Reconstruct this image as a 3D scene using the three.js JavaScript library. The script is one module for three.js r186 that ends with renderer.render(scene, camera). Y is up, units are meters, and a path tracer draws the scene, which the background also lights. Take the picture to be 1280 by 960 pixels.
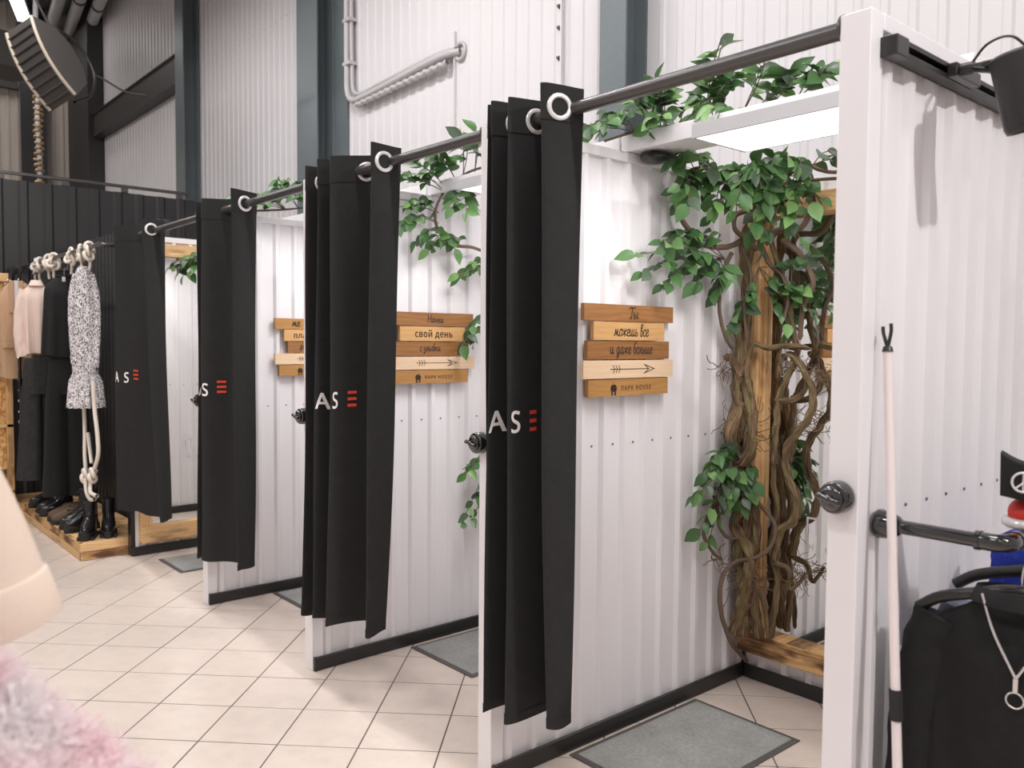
import * as THREE from 'three';
import { RectAreaLightUniformsLib } from 'three/addons/lights/RectAreaLightUniformsLib.js';
import { RoundedBoxGeometry } from 'three/addons/geometries/RoundedBoxGeometry.js';
import { mergeGeometries } from 'three/addons/utils/BufferGeometryUtils.js';
import { ImprovedNoise } from 'three/addons/math/ImprovedNoise.js';

// ---------------------------------------------------------------- camera, light, exposure
const scene = new THREE.Scene();
const camera = new THREE.PerspectiveCamera(49.19, 4 / 3, 0.05, 60);
{
  const D = Math.PI / 180, yaw = 40.84 * D, pitch = 2.8 * D, roll = 0.4265 * D;
  const F = new THREE.Vector3(Math.sin(yaw) * Math.cos(pitch), -Math.sin(pitch), -Math.cos(yaw) * Math.cos(pitch));
  const R = new THREE.Vector3(Math.cos(yaw), 0, Math.sin(yaw));
  const U = new THREE.Vector3().crossVectors(R, F);
  camera.position.set(0, 1.48, 0);
  camera.up.copy(U.clone().multiplyScalar(Math.cos(roll)).addScaledVector(R, -Math.sin(roll)));
  camera.lookAt(camera.position.clone().add(F));
  camera.focus = 3.2;
  camera.userData.fStop = 4;
}
const renderer = new THREE.WebGLRenderer();
renderer.toneMapping = THREE.LinearToneMapping;
renderer.toneMappingExposure = 1.3;
renderer.shadowMap.enabled = true;
RectAreaLightUniformsLib.init();
scene.background = new THREE.Color(0x000000);
// lamp strengths (the lamps themselves are built further down, each with its fitting)
const LUM_AISLE = 60, LUM_STALL = 11, CD_SPOT = 16, LUM_FAR = 12;
const LAMP = new THREE.Color().setRGB(1, 0.972, 0.968);

// ---------------------------------------------------------------- helpers
const noise = new ImprovedNoise();
function rng(seed) { let s = seed >>> 0; return () => { s = (s + 0x6D2B79F5) >>> 0; let t = Math.imul(s ^ (s >>> 15), 1 | s); t = (t + Math.imul(t ^ (t >>> 7), 61 | t)) ^ t; return ((t ^ (t >>> 14)) >>> 0) / 4294967296; }; }
const V = (x, y, z) => new THREE.Vector3(x, y, z);
const used = new Map();
function numbered(n) { const k = used.get(n) || 0; used.set(n, k + 1); return k ? n + '_' + String(k).padStart(3, '0') : n; }
function thing(name, label, category, group) {
  const o = new THREE.Group(); o.name = numbered(name); scene.add(o);
  o.userData = { label, category }; if (group) o.userData.group = group;
  return o;
}
function part(name, geo, material, parent, label) {
  const g = Array.isArray(geo) ? merge(geo) : geo;
  const m = new THREE.Mesh(g, material); m.name = name; m.castShadow = m.receiveShadow = true;
  if (label) m.userData.label = label;
  parent.add(m); return m;
}
function single(name, geo, material, label, category, group) {
  const m = part(numbered(name), geo, material, scene);
  m.userData = { label, category }; if (group) m.userData.group = group; return m;
}
function struct(name, geo, material) { const m = part(name, geo, material, scene); m.userData = { kind: 'structure' }; return m; }
function merge(list) {
  const l = list.map((g) => { const q = g.index ? g.toNonIndexed() : g; for (const k of Object.keys(q.attributes)) if (!['position', 'normal', 'uv'].includes(k)) q.deleteAttribute(k); return q; });
  return mergeGeometries(l, false);
}
// box from ranges, uv in metres
function box(x0, x1, y0, y1, z0, z1) {
  const g = new THREE.BoxGeometry(x1 - x0, y1 - y0, z1 - z0); boxUV(g, x1 - x0, y1 - y0, z1 - z0);
  g.translate((x0 + x1) / 2, (y0 + y1) / 2, (z0 + z1) / 2); return g;
}
function boxUV(g) {
  const p = g.attributes.position, n = g.attributes.normal, u = g.attributes.uv;
  for (let i = 0; i < p.count; i++) {
    const ax = Math.abs(n.getX(i)), ay = Math.abs(n.getY(i)), az = Math.abs(n.getZ(i));
    if (ax >= ay && ax >= az) u.setXY(i, p.getZ(i), p.getY(i)); else if (ay >= az) u.setXY(i, p.getX(i), p.getZ(i)); else u.setXY(i, p.getX(i), p.getY(i));
  }
  return g;
}
function rbox(x0, x1, y0, y1, z0, z1, r = 0.004, seg = 2) {
  const g = new RoundedBoxGeometry(x1 - x0, y1 - y0, z1 - z0, seg, r); boxUV(g);
  g.translate((x0 + x1) / 2, (y0 + y1) / 2, (z0 + z1) / 2); return g;
}
function tube(pts, r, seg = 24, rad = 8, closed = false) {
  const c = new THREE.CatmullRomCurve3(pts.map((p) => (p.isVector3 ? p : V(...p))), closed, 'centripetal');
  return new THREE.TubeGeometry(c, seg, r, rad, closed);
}
function cyl(a, b, r0, r1 = r0, rad = 20) {
  a = a.isVector3 ? a : V(...a); b = b.isVector3 ? b : V(...b);
  const d = b.clone().sub(a), L = d.length(); const g = new THREE.CylinderGeometry(r1, r0, L, rad);
  g.translate(0, L / 2, 0); g.applyQuaternion(new THREE.Quaternion().setFromUnitVectors(V(0, 1, 0), d.normalize())); g.translate(a.x, a.y, a.z); return g;
}
// a gnarled strand: radius r(t), flutes and lumps
function strand(pts, r0, r1, seed = 1, seg = 60, rad = 10, twist = 10) {
  const c = new THREE.CatmullRomCurve3(pts.map((p) => V(...p)), false, 'centripetal');
  const fr = c.computeFrenetFrames(seg, false); const pos = [], uv = [], idx = []; const L = c.getLength();
  for (let i = 0; i <= seg; i++) {
    const t = i / seg, P = c.getPointAt(t), N = fr.normals[i], B = fr.binormals[i];
    const cap = Math.min(1, (1 - t) * seg / 2 + 0.25);
    for (let j = 0; j <= rad; j++) {
      const a = (j % rad) / rad * Math.PI * 2;
      const f = 1 + 0.22 * Math.sin(3 * a + twist * t * L * 3) + 0.28 * noise.noise(Math.cos(a) * 1.3 + seed * 3.1, Math.sin(a) * 1.3 + seed, t * L * 22);
      const r = (r0 + (r1 - r0) * t) * f * cap;
      pos.push(P.x + r * (N.x * Math.cos(a) + B.x * Math.sin(a)), P.y + r * (N.y * Math.cos(a) + B.y * Math.sin(a)), P.z + r * (N.z * Math.cos(a) + B.z * Math.sin(a)));
      uv.push(j / rad * 0.2, t * L);
    }
  }
  for (let i = 0; i < seg; i++) for (let j = 0; j < rad; j++) { const a = i * (rad + 1) + j, b = a + rad + 1; idx.push(a, b, a + 1, b, b + 1, a + 1); }
  return indexed(pos, uv, idx);
}
function indexed(pos, uv, idx) {
  const g = new THREE.BufferGeometry(); g.setAttribute('position', new THREE.Float32BufferAttribute(pos, 3)); g.setAttribute('uv', new THREE.Float32BufferAttribute(uv, 2)); g.setIndex(idx); g.computeVertexNormals(); return g;
}
// closed rings joined into a skin, ends capped
function loft(rings, capA = true, capB = true) {
  const n = rings[0].length, pos = [], uv = [], idx = [];
  let v = 0;
  rings.forEach((r, i) => {
    if (i) v += r[0].distanceTo(rings[i - 1][0]);
    let u = 0;
    for (let j = 0; j <= n; j++) { const q = r[j % n]; if (j) u += q.distanceTo(r[j - 1]); pos.push(q.x, q.y, q.z); uv.push(u, v); }
  });
  for (let i = 0; i < rings.length - 1; i++) for (let j = 0; j < n; j++) { const a = i * (n + 1) + j, b = a + n + 1; idx.push(a, a + 1, b, b, a + 1, b + 1); }
  const cap = (r, flip) => {
    const c = r.reduce((s, q) => s.add(q), V(0, 0, 0)).multiplyScalar(1 / n), k = pos.length / 3; pos.push(c.x, c.y, c.z); uv.push(0, 0);
    for (let j = 0; j <= n; j++) { const q = r[j % n]; pos.push(q.x, q.y, q.z); uv.push(q.x, q.z); }
    for (let j = 0; j < n; j++) flip ? idx.push(k, k + 2 + j, k + 1 + j) : idx.push(k, k + 1 + j, k + 2 + j);
  };
  if (capA) cap(rings[0], false); if (capB) cap(rings[rings.length - 1], true);
  return indexed(pos, uv, idx);
}
// ellipse ring with folds: centre, half axes (x across, z deep), folds count/depth
function ring(cx, y, cz, rx, rz, folds = 0, fa = 0, ph = 0, n = 48, tilt = 0) {
  const r = [];
  for (let j = 0; j < n; j++) { const a = j / n * Math.PI * 2, f = 1 + fa * Math.sin(folds * a + ph) + fa * 0.5 * Math.sin((folds * 0.6 | 0) * a + 2 * ph); r.push(V(cx + rx * Math.cos(a) * f, y + tilt * Math.cos(a), cz + rz * Math.sin(a) * f)); }
  return r;
}
// ---------------------------------------------------------------- computed textures
function dataTex(w, h, fn, { srgb = true, rx = 1, ry = 1 } = {}) {
  const a = new Uint8Array(w * h * 4);
  for (let y = 0; y < h; y++) for (let x = 0; x < w; x++) { const c = fn(x / w, y / h, x, y), k = (y * w + x) * 4; a[k] = Math.max(0, Math.min(255, c[0])); a[k + 1] = Math.max(0, Math.min(255, c[1])); a[k + 2] = Math.max(0, Math.min(255, c[2])); a[k + 3] = c[3] === undefined ? 255 : c[3]; }
  const t = new THREE.DataTexture(a, w, h); t.magFilter = THREE.LinearFilter; t.wrapS = t.wrapT = THREE.RepeatWrapping; t.repeat.set(rx, ry);
  if (srgb) t.colorSpace = THREE.SRGBColorSpace; t.needsUpdate = true; return t;
}
function hash2(x, y, s) { let h = Math.imul(x | 0, 374761393) ^ Math.imul(y | 0, 668265263) ^ Math.imul(s | 0, 974711); h = Math.imul(h ^ (h >>> 13), 1274126177); return ((h ^ (h >>> 16)) >>> 0) / 4294967296; }
function vn(x, y, s, per) { const X = Math.floor(x), Y = Math.floor(y), fx = x - X, fy = y - Y, u = fx * fx * (3 - 2 * fx), w = fy * fy * (3 - 2 * fy), m = (q) => ((q % per) + per) % per; const a = hash2(m(X), m(Y), s), b = hash2(m(X + 1), m(Y), s), c = hash2(m(X), m(Y + 1), s), d = hash2(m(X + 1), m(Y + 1), s); return a + (b - a) * u + (c - a) * w + (a - b - c + d) * u * w; }
function fbm(u, v, f, s, oct = 4) { let r = 0, a = 0.5, q = f; for (let i = 0; i < oct; i++) { r += a * vn(u * q, v * q, s + i, q); a *= 0.5; q *= 2; } return r; }
const mix = (a, b, t) => [a[0] + (b[0] - a[0]) * t, a[1] + (b[1] - a[1]) * t, a[2] + (b[2] - a[2]) * t];
// wood with grain along u
function wood(light, dark, seed, scorch = 0, rx = 1, ry = 1) {
  return dataTex(512, 256, (u, v) => {
    const wv = fbm(u, v, 2, seed, 3) * 0.35, g = 0.5 + 0.5 * Math.sin((v * 14 + wv * 9 + fbm(u, v, 3, seed + 9, 2)) * Math.PI * 2);
    const fine = vn(u * 6, v * 120, seed + 3, 120), t = Math.min(1, 0.55 * g * g + 0.35 * fine);
    let c = mix(light, dark, t * 0.8);
    if (scorch) { const s = Math.max(0, fbm(u, v, 4, seed + 20, 4) - 0.5) * 5 * scorch; c = mix(c, [74, 44, 22], Math.min(0.85, s * (0.5 + 0.6 * fine))); }
    for (let k = 0; k < 3; k++) { const kx = hash2(k, 3, seed), ky = hash2(k, 7, seed), d = Math.hypot((u - kx) * 8, (v - ky) * 4); if (d < 0.32) c = mix(c, [88, 52, 26], 0.75 * (1 - d / 0.32)); }
    return c;
  }, { rx, ry });
}
const weaveBump = dataTex(128, 128, (u, v, x, y) => { const q = ((x >> 1) + (y >> 1)) % 2 ? 150 : 90, n = hash2(x, y, 5) * 70; return [q + n, q + n, q + n]; }, { srgb: false, rx: 12, ry: 12 });
const fabricTex = (a, b, s) => dataTex(128, 128, (u, v, x, y) => { const t = 0.5 * hash2(x, y, s) + 0.5 * fbm(u, v, 8, s, 3); return mix(a, b, t); }, { rx: 5, ry: 5 });
const speckTex = dataTex(256, 256, (u, v, x, y) => { const n = fbm(u, v, 64, 4, 2), q = fbm(u, v, 5, 8, 3); const c = 146 + 34 * (n - 0.4) + 22 * (q - 0.5); return [c, c, c - 3]; }, { rx: 2.2, ry: 2.2 });
const tileTexs = [1, 2, 3].map((s) => dataTex(128, 128, (u, v, x, y) => { const n = fbm(u, v, 6, s * 31, 4) - 0.5, f = hash2(x, y, s) - 0.5; const k = 1 + n * 0.07 + f * 0.025; return [208 * k, 194 * k, 183 * k]; }, { rx: 3.33, ry: 3.33 }));
const barkTex = dataTex(256, 512, (u, v, x, y) => { const g = fbm(u, v, 6, 41, 5), f = vn(u * 60, v * 12, 42, 60), m = Math.max(0, fbm(u, v, 5, 77, 4) - 0.47) * 4; let c = mix([78, 60, 44], [182, 152, 116], g * 0.8 + f * 0.7 - 0.3); c = mix(c, [128, 122, 78], Math.min(0.6, m)); return c; }, { rx: 5, ry: 2 });
const barkBump = dataTex(256, 256, (u, v) => { const c = 255 * (0.5 * fbm(u, v, 10, 50, 4) + 0.5 * vn(u * 50, v * 10, 52, 50)); return [c, c, c]; }, { srgb: false, rx: 5, ry: 2 });
const dressTex = dataTex(256, 256, (u, v, x, y) => { const d = fbm(u, v, 64, 91, 2); const k = d > 0.31 ? 0 : 1; return k ? [34, 33, 40] : [232, 226, 226]; }, { rx: 3, ry: 3 });
const osbTex = dataTex(256, 256, (u, v) => { let c = [214, 160, 96]; for (let k = 0; k < 3; k++) { const a = k * 1.05 + 0.3, n = vn((u * Math.cos(a) + v * Math.sin(a)) * 14 + 40, (v * Math.cos(a) - u * Math.sin(a)) * 40 + 40, 60 + k, 997); c = mix(c, k === 1 ? [150, 98, 50] : [236, 196, 138], n > 0.62 ? 0.6 : 0.05); } return c; }, { rx: 2, ry: 2 });
const steelTex = dataTex(128, 128, (u, v, x, y) => { const k = 1 + (fbm(u, v, 4, 12, 4) - 0.5) * 0.16 + (hash2(x, y, 1) - 0.5) * 0.04; return [104 * k, 113 * k, 116 * k]; }, { rx: 1, ry: 1 });
const ropeBump = dataTex(64, 64, (u, v) => { const c = 128 + 120 * Math.sin((u * 3 + v * 6) * Math.PI * 2); return [c, c, c]; }, { srgb: false, rx: 8, ry: 1 });

// ---------------------------------------------------------------- materials
const std = (o) => new THREE.MeshStandardMaterial(o);
const lin = (r, g, b) => new THREE.Color().setRGB(r, g, b);
const M = {
  white: new THREE.MeshPhysicalMaterial({ color: lin(0.82, 0.80, 0.815), roughness: 0.38, clearcoat: 0.15, clearcoatRoughness: 0.3 }),
  wallWhite: std({ color: lin(0.71, 0.69, 0.70), roughness: 0.45 }),
  cream: std({ color: lin(0.62, 0.55, 0.48), roughness: 0.6 }),
  roof: std({ color: lin(0.22, 0.215, 0.23), roughness: 0.5, metalness: 0.2 }),
  blackSheet: std({ color: lin(0.030, 0.029, 0.029), roughness: 0.42 }),
  blackPlastic: std({ color: lin(0.022, 0.021, 0.020), roughness: 0.28 }),
  blackGloss: new THREE.MeshPhysicalMaterial({ color: lin(0.012, 0.012, 0.012), roughness: 0.15, clearcoat: 1, clearcoatRoughness: 0.08 }),
  blackMetal: std({ color: lin(0.03, 0.029, 0.028), roughness: 0.38, metalness: 0.3 }),
  steel: std({ map: steelTex, roughness: 0.4 }),
  darkSteel: std({ color: lin(0.045, 0.043, 0.042), roughness: 0.5 }),
  rod: std({ color: lin(0.105, 0.10, 0.098), roughness: 0.33, metalness: 0.55 }),
  chrome: std({ color: lin(0.75, 0.74, 0.73), roughness: 0.16, metalness: 1 }),
  ringWhite: std({ color: lin(0.72, 0.70, 0.69), roughness: 0.2, metalness: 0.25 }),
  screw: std({ color: lin(0.16, 0.15, 0.15), roughness: 0.4, metalness: 0.6 }),
  grout: std({ color: lin(0.12, 0.10, 0.085), roughness: 0.9 }),
  tiles: tileTexs.map((t) => std({ map: t, roughness: 0.34 })),
  curtain: std({ map: fabricTex([25, 25, 25], [41, 40, 40], 3), bumpMap: weaveBump, bumpScale: 0.0006, roughness: 0.95 }),
  mirror: std({ color: lin(0.88, 0.89, 0.88), roughness: 0.015, metalness: 1 }),
  mat: std({ map: speckTex, roughness: 0.98, bumpMap: weaveBump, bumpScale: 0.001 }),
  matEdge: std({ color: lin(0.085, 0.075, 0.07), roughness: 0.7 }),
  pine: std({ map: wood([232, 194, 142], [204, 156, 102], 11, 0.5, 1.1, 3.5), roughness: 0.6 }),
  pineUp: std({ map: (() => { const t = wood([232, 192, 138], [206, 154, 98], 15, 0.6, 1.1, 3.5); t.rotation = Math.PI / 2; return t; })(), roughness: 0.6 }),
  pineDark: std({ map: wood([228, 188, 132], [186, 136, 84], 19, 1.0, 1.1, 3.5), roughness: 0.6 }),
  bark: std({ map: barkTex, bumpMap: barkBump, bumpScale: 0.010, roughness: 0.95 }),
  barkBrown: std({ color: lin(0.17, 0.115, 0.08), bumpMap: barkBump, bumpScale: 0.002, roughness: 0.85 }),
  fibre: std({ color: lin(0.16, 0.10, 0.055), roughness: 0.95 }),
  leaves: [[0.060, 0.145, 0.045], [0.10, 0.22, 0.07], [0.20, 0.38, 0.12], [0.075, 0.12, 0.07]].map(([r, g, b]) => new THREE.MeshPhysicalMaterial({ color: lin(r, g, b), roughness: 0.42, transmission: 0.12, thickness: 0, side: THREE.DoubleSide })),
  palefern: std({ color: lin(0.28, 0.42, 0.26), roughness: 0.6, side: THREE.DoubleSide }),
  rope: std({ color: lin(0.80, 0.72, 0.63), bumpMap: ropeBump, bumpScale: 0.001, roughness: 0.9 }),
  blackKnit: std({ map: fabricTex([16, 15, 16], [36, 34, 35], 21), bumpMap: weaveBump, bumpScale: 0.0012, roughness: 0.95 }),
  charcoalCloth: std({ map: fabricTex([30, 29, 30], [58, 56, 57], 23), bumpMap: weaveBump, bumpScale: 0.001, roughness: 0.95 }),
  blouse: std({ color: lin(0.74, 0.58, 0.50), roughness: 0.7, bumpMap: weaveBump, bumpScale: 0.0004 }),
  tan: std({ color: lin(0.46, 0.29, 0.17), roughness: 0.85, bumpMap: weaveBump, bumpScale: 0.0006 }),
  beigeCoat: std({ map: fabricTex([216, 195, 178], [226, 207, 192], 33), roughness: 0.85, bumpMap: weaveBump, bumpScale: 0.0004 }),
  printDress: std({ map: dressTex, roughness: 0.85, bumpMap: weaveBump, bumpScale: 0.0004 }),
  leather: std({ color: lin(0.013, 0.012, 0.012), roughness: 0.24 }),
  sole: std({ color: lin(0.012, 0.011, 0.011), roughness: 0.55 }),
  brownSuede: std({ color: lin(0.12, 0.075, 0.045), roughness: 0.7 }),
  osb: std({ map: osbTex, roughness: 0.8 }),
  blueFur: std({ map: fabricTex([22, 34, 128], [66, 84, 190], 44), roughness: 1 }),
  red: std({ color: lin(0.55, 0.03, 0.02), roughness: 0.6 }),
  greyBlue: std({ map: fabricTex([86, 92, 108], [112, 118, 132], 47), roughness: 0.95 }),
  pole: std({ color: lin(0.80, 0.72, 0.71), roughness: 0.4 }),
  brass: std({ color: lin(0.45, 0.31, 0.16), roughness: 0.35, metalness: 0.8 }),
  beigeRim: std({ color: lin(0.42, 0.36, 0.29), roughness: 0.5 }),
  greyBox: std({ color: lin(0.055, 0.05, 0.046), roughness: 0.55 }),
  pipeWhite: std({ color: lin(0.55, 0.545, 0.56), roughness: 0.35 }),
  conduit: std({ color: lin(0.52, 0.50, 0.505), roughness: 0.35 }),
  glowLED: std({ color: 0xffffff, emissive: LAMP, emissiveIntensity: 1.6, roughness: 0.5 }),
  glowLamp: std({ color: 0xffffff, emissive: LAMP, emissiveIntensity: 3, roughness: 0.5 }),
};
// corrugated sheet: runs along an axis, ribs stand out along dir (+1/-1); pan .068, flank .010, rib .027
function corrugated(axis, a0, a1, base, dir, y0, y1, { pitch = 0.115, depth = 0.011, rib = 0.027, flank = 0.010, off = 0, thick = 0.003 } = {}) {
  const prof = [[a0, 0]];
  for (let k = Math.floor((a0 - off) / pitch) - 1; off + k * pitch < a1; k++) {
    const c = off + k * pitch;
    for (const [q, w] of [[c, 0], [c + flank, depth], [c + flank + rib, depth], [c + 2 * flank + rib, 0]]) if (q > a0 + 0.001 && q < a1 - 0.001) prof.push([q, w]);
  }
  prof.push([a1, 0]);
  const pos = [], uv = [], P = (a, w, y) => (axis === 'x' ? [a, y, base + dir * w] : [base + dir * w, y, a]);
  const quad = (A, B, C, D, ua, ub) => { pos.push(...A, ...B, ...C, ...A, ...C, ...D); uv.push(ua, A[1], ub, B[1], ub, C[1], ua, A[1], ub, C[1], ua, D[1]); };
  for (let i = 0; i < prof.length - 1; i++) {
    const [a, w] = prof[i], [b, x] = prof[i + 1];
    quad(P(a, w, y0), P(b, x, y0), P(b, x, y1), P(a, w, y1), a, b);
    quad(P(a, -thick, y1), P(a, w, y1), P(b, x, y1), P(b, -thick, y1), a, b);
  }
  quad(P(a0, -thick, y0), P(a1, -thick, y0), P(a1, -thick, y1), P(a0, -thick, y1), a0, a1);
  const flip = (axis === 'x') === (dir < 0);
  if (flip) for (let i = 0; i < pos.length; i += 9) for (let k = 0; k < 3; k++) { const t = pos[i + 3 + k]; pos[i + 3 + k] = pos[i + 6 + k]; pos[i + 6 + k] = t; }
  if (flip) for (let i = 0; i < uv.length; i += 6) for (let k = 0; k < 2; k++) { const t = uv[i + 2 + k]; uv[i + 2 + k] = uv[i + 4 + k]; uv[i + 4 + k] = t; }
  const g = new THREE.BufferGeometry(); g.setAttribute('position', new THREE.Float32BufferAttribute(pos, 3)); g.setAttribute('uv', new THREE.Float32BufferAttribute(uv, 2)); g.computeVertexNormals(); return g;
}
// a print: canvas lettering cut out by its alpha
function canvasTex(w, h, draw) { const c = document.createElement('canvas'); c.width = w; c.height = h; const x = c.getContext('2d'); draw(x, w, h); const t = new THREE.CanvasTexture(c); t.colorSpace = THREE.SRGBColorSpace; return t; }

// ---------------------------------------------------------------- measures of the place
const FX = 1.749, BX = 3.22, H = 2.194, TH = 0.07, WX = 3.41;
const PZ = [-0.873, -2.1185, -3.379, -4.615, -5.996];      // camera-side faces of the five partitions
const RX = 1.778, RY = 2.172;                                // curtain rod

// ---------------------------------------------------------------- the hall
{
  const fl = struct('floor', box(-4.1, 3.6, -0.12, -0.0013, -13.9, 4.1), M.grout);
  const s = 0.3, ty = 45.12 * Math.PI / 180, A = [Math.sin(ty), -Math.cos(ty)], B = [Math.cos(ty), Math.sin(ty)], to = -1.0751, tp = 3.2418;
  const g0 = (() => { // a tile with chamfered rim
    const a = 0.1474, c = 0.1462, P = []; const q = (w, y) => [[-w, y, -w], [w, y, -w], [w, y, w], [-w, y, w]];
    const top = q(c, 0), mid = q(a, -0.0014), bot = q(a, -0.008);
    const f4 = (p, r, u, v) => P.push(...p, ...u, ...r, ...p, ...v, ...u);
    f4(top[0], top[1], top[2], top[3]);
    for (let i = 0; i < 4; i++) { const j = (i + 1) % 4; f4(mid[i], mid[j], top[j], top[i]); f4(bot[i], bot[j], mid[j], mid[i]); }
    const g = new THREE.BufferGeometry(); g.setAttribute('position', new THREE.Float32BufferAttribute(P, 3)); g.computeVertexNormals();
    const uv = []; for (let i = 0; i < P.length; i += 3) uv.push(P[i] + 0.15, P[i + 2] + 0.15); g.setAttribute('uv', new THREE.Float32BufferAttribute(uv, 2)); return g;
  })();
  camera.updateMatrixWorld(); camera.updateProjectionMatrix();
  const r = rng(5), rest = []; const q = new THREE.Quaternion().setFromAxisAngle(V(0, 1, 0), Math.PI / 2 - ty);
  let n = 0;
  for (let i = -40; i < 40; i++) for (let j = -40; j < 50; j++) {
    const a = tp + s * (j + 0.5), b = to + s * (i + 0.5), x = A[0] * a + B[0] * b, z = A[1] * a + B[1] * b;
    if (x < -3.85 || x > 3.38 || z < -13.5 || z > 3.8) continue;
    const p = V(x, 0, z).project(camera), inView = p.z < 1 && Math.abs(p.x) < 1.1 && p.y > -1.16 && z < -0.7 && z > -8.4 && !(x > BX + 0.1) && !(z < -6.3 && x > 2.1);
    const h = (r() - 0.5) * 0.0008, k = Math.floor(r() * 3);
    if (inView && n < 300) { const m = part('tile', g0, M.tiles[k], fl); m.position.set(x, h, z); m.quaternion.copy(q); n++; }
    else { const g = g0.clone(); g.applyQuaternion(q); g.translate(x, h, z); rest.push(g); }
  }
  const m = part('tile_field', rest, M.tiles[0], fl); m.userData.kind = 'stuff';
}
{
  const w = struct('wall_right', corrugated('z', -13.7, 4, WX, -1, 0, 6.6, { off: -0.06, depth: 0.008 }), M.wallWhite);
  part('outer_skin', box(WX + 0.005, WX + 0.15, 0, 6.6, -13.8, 4.1), M.wallWhite, w);
  const sg = new THREE.SphereGeometry(0.0048, 6, 4); sg.scale(0.5, 1, 1);
  const scr = (y, z, gap = 0.001) => { const m = part('screw', sg, M.screw, w); m.position.set(WX - gap, y, z); };
  for (let k = 0; k < 26; k++) scr(3.0, -6.05 + k * 0.115 + 0.03);
  for (let k = 0; k < 22; k++) scr(4.35, -9.0 + k * 0.115 + 0.03);
  for (let k = 0; k < 10; k++) scr(2.98, -2.7 + k * 0.115 + 0.03);
  const l = rbox(WX - 0.016, WX - 0.001, 2.89, 6.5, -3.56, -3.5, 0.003); part('joint_strip', l, M.wallWhite, w);
  part('joint_lip', rbox(WX - 0.034, WX - 0.001, 2.885, 6.5, -3.512, -3.500, 0.002), M.wallWhite, w);
  const bolt = merge([cyl([0, 0, 0], [-0.01, 0, 0], 0.014, 0.013, 12), cyl([-0.01, 0, 0], [-0.022, 0, 0], 0.009, 0.009, 6)]);
  for (const y of [3.40, 3.28, 3.11]) { const m = part('bolt', bolt, M.screw, w); m.position.set(WX - 0.016, y, -3.53); }
  part('seam_lip', rbox(WX - 0.03, WX - 0.001, 2.9, 3.53, -4.528, -4.518, 0.002), M.wallWhite, w);
}
{
  const w = struct('wall_end', corrugated('x', -4, WX, -13.7, 1, 0, 6.6, { depth: 0.016 }), M.cream);
  part('outer_skin', box(-4.1, WX + 0.1, 0, 6.6, -13.85, -13.71), M.cream, w);
  struct('wall_left', box(-4.15, -4, 0, 6.6, -13.85, 4.1), M.wallWhite);
  struct('wall_back', box(-4.15, 3.6, 0, 6.6, 4, 4.15), M.wallWhite);
  const c = struct('ceiling', (() => { const g = corrugated('x', -4.1, WX + 0.1, 0, 1, -13.8, 4.1, { pitch: 0.25, depth: 0.045, rib: 0.09, flank: 0.03 }); g.rotateX(Math.PI / 2); g.translate(0, 6.2, 0); return g; })(), M.roof);
  part('roof_deck', box(-4.15, WX + 0.15, 6.21, 6.3, -13.9, 4.15), M.roof, c);
  // black partition wall across the hall
  const b = struct('wall_far', corrugated('x', -4, 3.2, -8.645, 1, 0, 2.9, { pitch: 0.2, depth: 0.02, rib: 0.05, flank: 0.02 }), M.blackSheet);
  part('back_board', box(-4, 3.2, 0, 2.9, -8.70, -8.65), M.blackSheet, b);
  part('top_rail', rbox(0.2, 3.12, 2.945, 2.975, -8.66, -8.63, 0.006), M.rod, b);
  for (let k = 0; k < 6; k++) part('bracket', rbox(0.4 + k * 0.52, 0.46 + k * 0.52, 2.9, 2.95, -8.66, -8.635, 0.004), M.rod, b);
  // black wall behind the clothes rail
  const c2 = struct('wall_display', corrugated('z', -8.62, -6.075, 2.0, -1, 0, 2.33, { pitch: 0.1, depth: 0.02, rib: 0.03, flank: 0.012 }), M.blackSheet);
  part('back_board', box(2.004, 2.06, 0, 2.33, -8.62, -6.075), M.blackSheet, c2);
}
// steel columns and the girt
function column(z0, z1, label, plate) {
  const c = thing('steel_column', label, 'column', 'steel columns along the side wall');
  part('front_flange', box(3.228, 3.24, 0, 6.15, z0, z1), M.steel, c);
  part('web', box(3.24, 3.392, 0, 6.15, (z0 + z1) / 2 - 0.005, (z0 + z1) / 2 + 0.005), M.steel, c);
  part('rear_flange', box(3.385, 3.397, 0, 6.15, z0, z1 + (plate || 0)), M.steel, c);
  if (plate) part('cover_strip', box(3.36, 3.385, 0, 6.15, z1 + 0.0, z1 + 0.012), M.steel, c);
  return c;
}
column(-3.06, -2.883, 'blue-grey steel column rising behind the fitting room with the open vine tree');
column(-6.466, -6.123, 'blue-grey steel column with the white conduit running down beside it', 0.2);
column(-9.30, -9.06, 'blue-grey steel column meeting the end of the black corrugated wall');
{
  const c = thing('corner_column', 'dark steel column in the far corner of the hall', 'column');
  part('face', box(3.2, 3.4, 0, 6.15, -13.66, -12.6), M.darkSteel, c); 
  const e = thing('end_wall_column', 'dark steel column against the cream end wall', 'column');
  part('front_flange', box(2.56, 2.88, 0, 6.15, -13.53, -13.5), M.darkSteel, e); part('web', box(2.70, 2.73, 0, 6.15, -13.68, -13.53), M.darkSteel, e);
  const g = thing('steel_girt', 'dark horizontal steel beam between two columns high on the side wall', 'beam');
  part('top_flange', box(3.25, 3.395, 4.56, 4.575, -12.6, -9.3), M.darkSteel, g); part('web', box(3.27, 3.285, 4.27, 4.56, -12.6, -9.3), M.darkSteel, g); part('bottom_flange', box(3.25, 3.395, 4.255, 4.27, -12.6, -9.3), M.darkSteel, g);
  const h = thing('end_wall_beam', 'dark horizontal beam crossing the cream end wall', 'beam');
  part('beam', box(-3.9, 2.56, 4.98, 5.2, -13.66, -13.58), M.darkSteel, h);
}
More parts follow.
